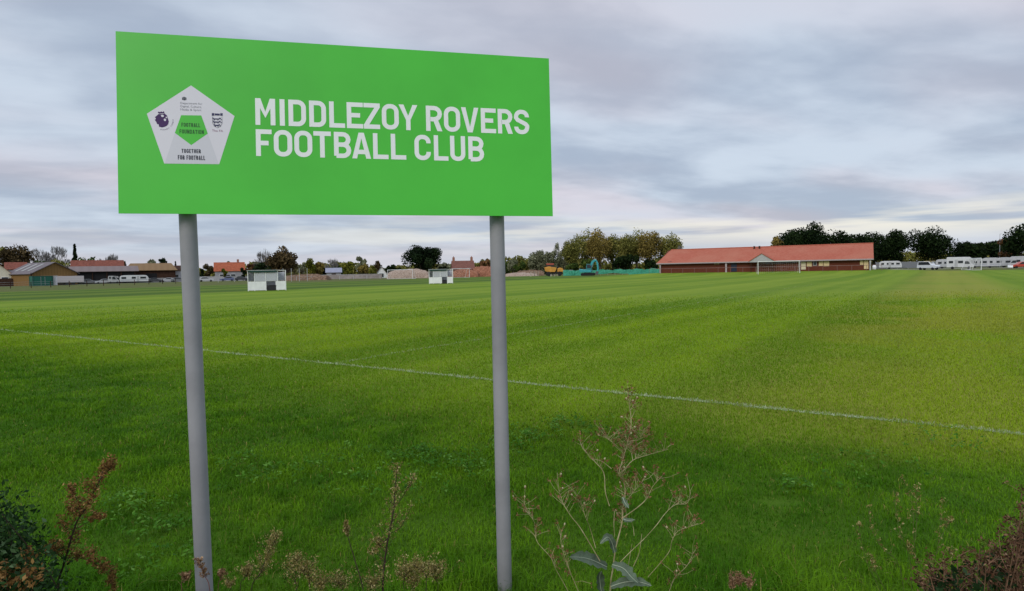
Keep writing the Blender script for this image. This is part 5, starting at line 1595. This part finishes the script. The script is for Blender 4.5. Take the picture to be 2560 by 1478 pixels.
low_wall('long low grey brown wall from the ball net to the far goal', 745, 955, 198, 1.35, mat('grey brown blockwork', (0.27, 0.235, 0.22), .9, .1, var=.2, scale=.6))
low_wall('low grey wall behind the cars at the tan hipped barn', 335, 475, 206, 1.3, mat('dark grey blockwork', (0.20, 0.20, 0.215), .9, .1, var=.25, scale=.5))

# ------------------------------------------------------------------ heaps, pallets, netting
def heap(name, label, px0, px1, top, Y, m, seed, depth=4.0, rough=.35):
    r = np.random.default_rng(seed)
    x0, x1 = X(px0, Y), X(px1, Y)
    H = Z((px0 + px1) / 2, top, Y)
    nx, ny = 44, 16
    xs = np.linspace(0, 1, nx); ys = np.linspace(0, 1, ny)
    xx, yy = np.meshgrid(xs, ys)
    env = np.clip(np.sin(np.pi * xx), 0, 1) ** .18 * np.clip(np.sin(np.pi * yy), 0, 1) ** .6
    nz = vnoise(xx, yy, 7, seed) * .6 + vnoise(xx, yy, 19, seed + 1) * .4
    zz = H * env * (1 - rough + rough * nz)
    jit = (r.random(xx.shape) - .5)
    vv = np.c_[(xx * (x1 - x0) - (x1 - x0) / 2 + jit * .2).ravel(), (yy * depth + (r.random(xx.shape) - .5) * .2).ravel(), (zz - .03).ravel()]
    i = np.arange(nx * ny).reshape(ny, nx)
    ff = np.stack([i[:-1, :-1], i[:-1, 1:], i[1:, 1:], i[1:, :-1]], -1).reshape(-1, 4)
    o = np_mesh(name, vv, ff, m)
    o.location = ((x0 + x1) / 2, Y, 0)
    tag(o, label, 'heap')
brickheap = mat('pinkish brick rubble', (0.31, 0.22, 0.17), .95, .05, var=.3, scale=3.5, bump=.8, bscale=8, alt=(0.42, 0.33, 0.27))
redheap = mat('red brown soil', (0.24, 0.095, 0.055), .95, .05, var=.3, scale=2.5, bump=.8, bscale=6, alt=(0.34, 0.16, 0.10))
brownheap = mat('brown soil', (0.15, 0.095, 0.062), .95, .05, var=.35, scale=2.0, bump=.8, bscale=6, alt=(0.24, 0.16, 0.11))
heap('rubble_heap', 'long pale pink brick rubble heap behind the far netted goal', 965, 1072, 670, 180, brickheap, 5, 4, .25)
heap('soil_heap', 'bright red brown soil heap left of the right sign post', 1180, 1238, 659, 190, redheap, 6, 6)
heap('soil_heap', 'red brown soil heap behind the pale goal beside the smaller dugout', 1118, 1196, 670, 186, redheap, 7, 5)
heap('soil_heap', 'low brown soil bank behind the ball stop netting', 700, 815, 683, 176, brownheap, 8, 6)
heap('rubble_heap', 'low pinkish rubble heap right of the right sign post', 1262, 1345, 679, 180, brickheap, 9, 5, .5)
heap('soil_heap', 'dark brown soil heap beside the orange dumper', 1290, 1362, 673, 188, brownheap, 10, 5)
pal = mat('pale pallet wood', (0.46, 0.40, 0.33), .85, .1, var=.2, scale=3)
def pallets(label, px, Y, n, w=1.2):
    x = X(px, Y)
    root = thing('pallet_stack', label, 'pallets', (x, Y, 0), face(x, Y, rad(10)))
    for i in range(n):
        q = MB()
        z = i * .145
        for sx in (-w / 2 + .06, 0, w / 2 - .06): q.box((sx, .5, z + .05), (.1, 1.0, .09))
        for k in range(6): q.box((0, .06 + k * .176, z + .108), (w, .11, .022))
        q.build('pallet', pal, root)
pallets('pale stacked pallets left of the orange dumper', 1337, 172, 9, 2.2)
pallets('short stack of pale pallets in front of the orange dumper', 1386, 158, 4, 1.8)

def green_net():
    Y = 166
    r = np.random.default_rng(3)
    root = thing('mesh_barrier', 'long sagging green plastic mesh barrier left of the clubhouse', 'barrier', (X(1525, Y), Y, 0))
    px = np.linspace(1408, 1648, 40)
    xs = np.array([X(p, Y) for p in px]) - root.location.x
    ys = np.cumsum(r.normal(size=40)) * .12
    tops = 1.45 + .14 * np.sin(np.arange(40) * .9) + r.normal(size=40) * .06
    bots = np.where((px > 1480) & (px < 1570), .45 + .15 * np.sin(np.arange(40) * .7), .06)
    vv = []; ff = []
    for i in range(40):
        for off in (0, .03):
            vv += [(xs[i], ys[i] + off, bots[i]), (xs[i], ys[i] + off + .06 * math.sin(i), (tops[i] + bots[i]) / 2), (xs[i], ys[i] + off, tops[i])]
    for i in range(39):
        a, b = i * 6, (i + 1) * 6
        for k in (0, 1):
            ff += [(a + k, b + k, b + k + 1, a + k + 1), (a + 3 + k + 1, b + 3 + k + 1, b + 3 + k, a + 3 + k)]
        ff += [(a + 2, b + 2, b + 5, a + 5), (a, a + 3, b + 3, b)]
    m = mat('sea green plastic mesh', (0.055, 0.30, 0.20), .6, .2, var=.22, scale=3)
    MB().add(vv, ff).build('mesh', m, root)
    for i in range(0, 40, 3):
        MB().tube([(xs[i], ys[i] + .08, -.1), (xs[i], ys[i] + .08, tops[i] + .1)], .025, 6).build('stake', MT['steel'], root)
    x = X(1432, 158)
    s = thing('mesh_sheet', 'crumpled green mesh sheet hanging in front of the excavator', 'sheet', (x, 158, 0))
    vv = []
    for i in range(12):
        f = i / 11
        h = 1.5 - .9 * abs(f - .5)
        vv += [(-1.5 + 3 * f, .1 * math.sin(i * 1.7), h), (-.5 + f * 1.0, .2 * math.cos(i * 1.3), .12 + .5 * abs(f - .5))]
    q = MB().add(vv, [(2 * i, 2 * i + 1, 2 * i + 3, 2 * i + 2) for i in range(11)])
    o = q.build('mesh', m, s)
    so = o.modifiers.new('thick', 'SOLIDIFY'); so.thickness = .02
green_net()

# ------------------------------------------------------------------ machines and vehicles
def excavator():
    Y = 160; x = X(1470, Y)
    teal = mat('teal machine paint', (0.03, 0.30, 0.33), .4, .4, var=.12, scale=2)
    rt = thing('excavator', 'teal tracked excavator with its arm folded beside the green mesh', 'excavator', (x, Y, 0), face(x, Y, rad(-8)))
    for sy in (-1.0, 1.0):
        prof = []
        for a in range(90, 271, 20): prof.append((-1.35 + .36 * math.cos(rad(a)), .38 + .36 * math.sin(rad(a))))
        for a in range(-90, 91, 20): prof.append((1.35 + .36 * math.cos(rad(a)), .38 + .36 * math.sin(rad(a))))
        MB().prism(prof, sy - .25, sy + .25).build('track', MT['tyre'], rt)
    MB().box((0, 0, .62), (1.7, 1.5, .4)).build('undercarriage', MT['dark'], rt)
    MB().prism([(-1.95, .9), (.9, .9), (1.0, 1.15), (.9, 1.55), (-1.2, 1.6), (-1.95, 1.75), (-2.05, 1.3)], -1.1, 1.1).build('engine_body', teal, rt, bevel=.06)
    MB().prism([(-.3, 1.62), (1.05, 1.62), (1.15, 2.2), (.75, 2.95), (-.2, 3.0), (-.35, 2.2)], -1.05, -.1).build('cab', mat('teal cab frame', (0.02, 0.15, 0.17), .4, .4), rt, bevel=.05)
    for sy in (-1.07, -.08):
        MB().prism([(-.12, 1.95), (.92, 1.95), (1.0, 2.25), (.65, 2.8), (-.1, 2.84)], sy - .01, sy + .01).build('cab_window', MT['glass'], rt)
    def limb(pts, ws, y0, y1):
        top = []; bot = []
        for i, (px_, pz_) in enumerate(pts):
            a = pts[max(i - 1, 0)]; b = pts[min(i + 1, len(pts) - 1)]
            tx, tz = b[0] - a[0], b[1] - a[1]; l = math.hypot(tx, tz)
            nx_, nz_ = -tz / l, tx / l
            top.append((px_ + nx_ * ws[i], pz_ + nz_ * ws[i])); bot.append((px_ - nx_ * ws[i], pz_ - nz_ * ws[i]))
        return MB().prism(bot + top[::-1], y0, y1)
    limb([(.5, 1.5), (.75, 2.6), (1.15, 3.5), (1.75, 3.95), (2.25, 3.7)], [.2, .26, .3, .27, .16], .1, .45).build('boom', teal, rt)
    limb([(2.0, 3.95), (2.35, 3.2), (2.5, 1.9), (2.4, 1.1)], [.15, .22, .2, .14], .15, .4).build('dipper_arm', teal, rt)
    MB().tube([(.95, .28, 1.9), (1.35, .28, 3.1)], .07, 8).build('ram', MT['steel'], rt)
    MB().tube([(1.4, .28, 4.05), (2.1, .28, 4.15)], .07, 8).build('ram', MT['steel'], rt)
    MB().prism([(2.5, 1.15), (1.95, 1.0), (1.8, .55), (2.05, .2), (2.55, .12), (2.45, .45), (2.6, .8)], -.15, .7).build('bucket', mat('worn bucket steel', (0.10, 0.10, 0.10), .6, .3, .3), rt)
excavator()
def dumper():
    Y = 168; x = X(1385, Y)
    org = mat('orange yellow machine paint', (0.52, 0.25, 0.035), .45, .4, var=.18, scale=1.5)
    rt = thing('dumper', 'orange yellow site dumper with a raised skip left of the excavator', 'dumper', (x, Y, 0), face(x, Y))
    MB().box((0, 0, .95), (4.2, 1.2, .35)).build('chassis', MT['dark'], rt)
    MB().prism([(-2.55, 2.35), (-2.35, 1.35), (-1.5, 1.1), (.2, 1.1), (.5, 1.5), (.7, 2.25), (-.3, 2.4), (-1.4, 2.6)], -1.05, 1.05).build('skip', org, rt, bevel=.05)
    MB().prism([(.85, 1.1), (2.35, 1.1), (2.5, 1.6), (2.2, 2.1), (1.5, 2.2), (.9, 2.0)], -.85, .85).build('bonnet', org, rt, bevel=.08)
    MB().tube([(1.0, -.75, 1.9), (1.0, -.75, 3.2), (1.0, .75, 3.2), (1.0, .75, 1.9)], .06, 8).build('roll_bar', MT['dark'], rt)
    MB().box((1.15, 0, 2.25), (.5, .6, .3)).build('seat', MT['dark'], rt)
    for sx in (-1.35, 1.45):
        for sy in (-1.0, 1.0): MB().wheel((sx, sy, .62), .62, .45).build('wheel', MT['tyre'], rt)
    x2 = X(1376, 182)
    r2 = thing('red_cab_truck', 'dark truck with a red cab roof behind the orange dumper', 'truck', (x2, 182, 0), face(x2, 182))
    MB().prism([(-1.2, .8), (1.2, .8), (1.3, 1.8), (.9, 3.0), (-1.1, 3.05)], -1.1, 1.1).build('cab', MT['dark'], r2, bevel=.06)
    MB().box((-.05, 0, 3.3), (2.2, 2.2, .5)).build('roof', mat('red cab roof', (0.32, 0.07, 0.045), .5, .3), r2, bevel=.05)
    MB().box((.1, -1.12, 2.2), (1.2, .04, .7)).build('cab_window', MT['glass'], r2)
    for sx in (-.9, .9):
        for sy in (-1, 1): MB().wheel((sx, sy, .55), .55, .35).build('wheel', MT['tyre'], r2)
    x3 = X(1420, 176)
    r3 = thing('site_cabin', 'low pale blue tool chest between the dumper and the excavator', 'tool chest', (x3, 176, 0), face(x3, 176))
    MB().box((0, .7, .75), (2.6, 1.3, 1.4)).build('body', mat('pale blue steel', (0.20, 0.29, 0.40), .5, .3), r3, bevel=.04)
    MB().box((0, .7, 1.5), (2.7, 1.4, .1)).build('lid', MT['steel'], r3)
dumper()

def caravan(label, px, Y, Lm, H, W=2.2, m='vehicle_white', extra=0.0, wins=((-.36, .16), (-.02, .14), (.3, .2)), door=.12, flip=1, name='caravan', cat='caravan', zb=.0, group=None, nose=.35):
    x = X(px, Y)
    rt = thing(name, label, cat, (x, Y, zb), face(x, Y, extra), group)
    h = Lm / 2
    n = nose
    prof = [(-h + .1, .5), (h - .1, .5), (h, .8), (h - n * .25, 1.5), (h - n, H - .35), (h - n - .35, H - .08), (h - n - .9, H), (-h + n + .9, H), (-h + n * .6 + .3, H - .1), (-h + n * .35, H - .4), (-h + .05, 1.5), (-h, .8)]
    prof = [(a * flip, b) for a, b in prof]
    if flip < 0: prof = prof[::-1]
    MB().prism(prof, 0, W).build('body', MT[m], rt, bevel=.06)
    for c_, w_ in wins:
        MB().box((c_ * Lm * flip, -.02, 1.62), (w_ * Lm, .04, .58)).build('window', MT['glass'], rt, bevel=.015)
    MB().box((door * Lm * flip, -.015, 1.35), (.62, .03, 1.65)).build('door', MT['grey_white'], rt)
    MB().box((0, -.012, .98), (Lm * .9, .02, .09)).build('stripe', mat('grey blue trim', (0.22, 0.25, 0.32), .5, .3), rt)
    for sy in (.12, W - .12): MB().wheel((-.05 * Lm, sy, .32), .32, .2).build('wheel', MT['tyre'], rt)
    MB().tube([(h * flip, W / 2, .5), ((h + 1.1) * flip, W / 2, .48), ((h + 1.1) * flip, W / 2, .02)], .05, 7).build('tow_hitch', MT['dark'], rt)
    return rt
caravan('white caravan beside the long open barn at the left', 336, 190, 7.6, 2.4, extra=0.05)
caravan('cream white caravan right of the clubhouse end', 2226, 192, 6.0, 2.45, wins=((-.34, .12), (-.12, .08), (.1, .12), (.33, .16)), door=-.02)
def motorhome(label, px, Y, Lm, H, extra=0.0, m='vehicle_white', flip=1, group=None):
    x = X(px, Y)
    rt = thing('motorhome', label, 'motorhome', (x, Y, 0), face(x, Y, extra), group)
    h = Lm / 2
    prof = [(-h, .45), (h, .45), (h + .02, 1.0), (h - .35, 1.25), (h - .95, 1.95), (h - .25, 2.1), (h - .2, H - .5), (h - .8, H - .05), (-h + .15, H), (-h, H - .25)]
    prof = [(a * flip, b) for a, b in prof]
    if flip < 0: prof = prof[::-1]
    MB().prism(prof, 0, 2.2).build('body', MT[m], rt, bevel=.07)
    MB().prism([(a * flip, b) for a, b in ((h - 1.75, 1.25), (h - .6, 1.25), (h - 1.1, 1.9), (h - 1.75, 1.9))][::flip], -.03, -.005).build('cab_window', MT['glass'], rt)
    for c_, w_ in ((-.33, .16), (.02, .18)):
        MB().box((c_ * Lm * flip, -.02, 1.75), (w_ * Lm, .04, .6)).build('window', MT['glass'], rt)
    MB().box((-.14 * Lm * flip, -.015, 1.4), (.62, .03, 1.8)).build('door', MT['grey_white'], rt)
    MB().box((0, .06, .6), (Lm * .96, .1, .28)).build('skirt', mat('grey skirt', (0.26, 0.26, 0.28), .5, .3), rt)
    for sx in (-.28, .33):
        for sy in (.1, 2.1): MB().wheel((sx * Lm * flip, sy, .35), .35, .22).build('wheel', MT['tyre'], rt)
grp = 'white motorhomes and caravans in the park at the right'
caravan('small greyish caravan at the left of the motorhome row', 2357, 176, 3.4, 2.6, m='grey_white', wins=((-.2, .25), (.22, .25)), door=0.0, group=grp, nose=.2)
motorhome('tall white motorhome behind the left post of the end on goal', 2400, 152, 5.4, 2.95, group=grp)
caravan('grey white caravan seen through the end on goal', 2440, 178, 4.6, 2.6, m='grey_white', group=grp, nose=.2)
caravan('greyish white caravan just right of the end on goal', 2477, 168, 4.3, 2.75, m='grey_white', group=grp, flip=-1)
caravan('pale caravan second right of the end on goal', 2511, 172, 3.6, 2.8, m='grey_white', group=grp, wins=((-.28, .2), (.22, .3)), door=-.02)
motorhome('bluish white motorhome behind the red car', 2547, 166, 4.6, 3.0, m='grey_white', group=grp, flip=-1)

def car(name, label, px, Y, m, Lm=4.3, H=1.45, W=1.75, extra=0.0, flip=1, cat='car', boxy=False, group=None, z=0.0):
    x = X(px, Y)
    rt = thing(name, label, cat, (x, Y, z), face(x, Y, extra), group)
    h = Lm / 2
    if boxy:
        prof = [(-h, .45), (h, .42), (h + .02, .85), (h - .15, 1.05), (h - 1.1, 1.15), (h - 1.65, H - .05), (h - 2.0, H), (-h + .3, H), (-h + .08, 1.15), (-h - .02, .8)]
    else:
        prof = [(-h, .38), (h, .32), (h + .03, .62), (h - .2, .8), (h - 1.05, .92), (h - 1.85, H - .05), (h - 2.3, H), (-h + 1.0, H - .04), (-h + .35, .98), (-h + .02, .9), (-h - .03, .6)]
    sc = Lm / 4.3
    prof = [(a * flip, b) for a, b in prof]
    if flip < 0: prof = prof[::-1]
    MB().prism(prof, 0, W).build('body', m, rt, bevel=.06)
    zt, zm = H - .1, (1.15 if boxy else .95) + .04
    a0, a1 = (-h + .35, h - 1.3) if boxy else (-h + .7, h - 1.35)
    gl = [(a0, zm), (a1, zm), (a1 - (.45 if boxy else .6), zt), (a0 + (.05 if boxy else .45), zt)]
    gl = [(a * flip, b) for a, b in gl]
    if flip < 0: gl = gl[::-1]
    for y_ in (-.02, W + .005): MB().prism(gl, y_, y_ + .015).build('side_window', MT['glass'], rt)
    for sx in (-h + .8, h - .85):
        for sy in (.1, W - .1): MB().wheel((sx * flip, sy, .32), .33, .2).build('wheel', MT['tyre'], rt)
    for sy in (.3, W - .3):
        MB().box(((h - .02) * flip, sy, .68), (.12, .32, .14)).build('headlight', MT['glass'], rt)
    MB().box(((h + .02) * flip, W / 2, .45), (.1, W * .9, .16)).build('bumper', MT['dark'], rt)
    return rt
paint = {k: mat(k + ' car paint', c, .3, .5, var=.04, scale=1) for k, c in {'silver': (0.42, 0.43, 0.46), 'grey': (0.16, 0.165, 0.18), 'blue': (0.10, 0.12, 0.24), 'red': (0.42, 0.05, 0.03), 'offwhite': (0.60, 0.62, 0.66), 'dark': (0.035, 0.035, 0.045)}.items()}
oc = car('off_road_car', 'white off road car turned towards the field beside the motorhome row', 2316, 150, paint['offwhite'], 4.4, 2.0, 1.9, extra=rad(-28), boxy=True)
MB().box((.2, .95, 2.06), (1.9, 1.3, .1)).build('roof_rack', mat('yellow roof load', (0.52, 0.42, 0.2), .6, .2), oc)
car('parked_car', 'red car at the right edge of the photo', 2556, 150, paint['red'], 4.0, 1.55, 1.75, extra=rad(20), flip=-1)
car('parked_car', 'grey car parked at the left in the bays of the long open barn', 222, 186, paint['grey'], 4.4, 1.5)
car('parked_car', 'silver car parked in the middle of the long open barn bays', 258, 184, paint['silver'], 4.2, 1.45, flip=-1)
v_ = motorhome('white van with a dark window left of the caravan by the barn', 284, 184, 2.7, 2.3, m='grey_white')
car('parked_car', 'dark car right of the caravan by the tan hipped barn', 388, 197, paint['dark'], 4.3, 1.5)
car('parked_car', 'silver car second right of the caravan by the tan hipped barn', 418, 199, paint['silver'], 4.2, 1.45, flip=-1)
car('parked_car', 'grey estate car touching the left edge of the left sign post', 447, 197, paint['grey'], 4.5, 1.5)
car('parked_car', 'silver car just right of the left sign post by the grey wall', 515, 192, paint['silver'], 4.3, 1.45)
car('parked_car', 'blue grey car parked below the orange tiled roof', 568, 196, paint['blue'], 4.2, 1.5, flip=-1)
car('parked_car', 'dark grey car parked left of the larger dugout', 604, 197, paint['dark'], 4.3, 1.5)
# gas tank, fence behind the caravans, road barrel
x = X(2186, 150)
t = thing('gas_tank', 'small white rounded gas tank at the right corner of the clubhouse', 'tank', (x, 150, .2), 0)
MB().tube([(0, 0, .1), (0, 0, .2), (0, 0, .9), (0, 0, 1.12), (0, 0, 1.2)], [.3, .42, .42, .3, .05], 14).build('body', MT['white'], t, smooth=True)
MB().tube([(0, 0, 1.18), (0, 0, 1.3)], .12, 8).build('valve', MT['dark'], t)
x = X(2526, 146)
t = thing('water_barrel', 'white water barrel lying in front of the red car', 'barrel', (x, 146, 0), face(x, 146))
MB().tube([(-.5, 0, .36), (-.45, 0, .36), (.45, 0, .36), (.5, 0, .36)], [.28, .36, .36, .28], 14).build('body', MT['white'], t, smooth=True)
MB().tube([(.5, 0, .36), (.6, 0, .36)], .1, 8).build('cap', MT['dark'], t)
def pale_fence():
    Y = 200
    x0, x1 = X(2190, Y), X(2640, Y - 10)
    root = thing('site_fence', 'grey slatted fence behind the caravans at the right', 'fence', (x0, Y, 0), math.atan2(-10, x1 - x0))
    L = math.hypot(x1 - x0, 10)
    n = int(L / 3)
    m = stripe_mat('grey fence slats', (0.12, 0.13, 0.14), (0.22, 0.23, 0.25), (1, 0, 0), 24, .7)
    for i in range(n + 1):
        MB().box((i * L / n, .06, 1.1), (.12, .1, 2.3)).build('post', MT['grey_white'], root)
    MB().box((L / 2, 0, 1.15), (L, .04, 2.0)).build('slat_panel', m, root)
pale_fence()
def lamp_column(label, px, top, Y):
    x = X(px, Y); h = Z(px, top, Y)
    t = thing('lamp_column', label, 'lamp post', (x, Y, 0), face(x, Y))
    MB().tube([(0, 0, 0), (0, 0, h)], [.09, .05], 8).build('column', MT['steel'], t)
    MB().box((.3, 0, h), (.6, .14, .09)).build('lamp_head', MT['steel'], t)
lamp_column('slim grey pole in front of the dark hedge at the right', 2499, 585, 190)
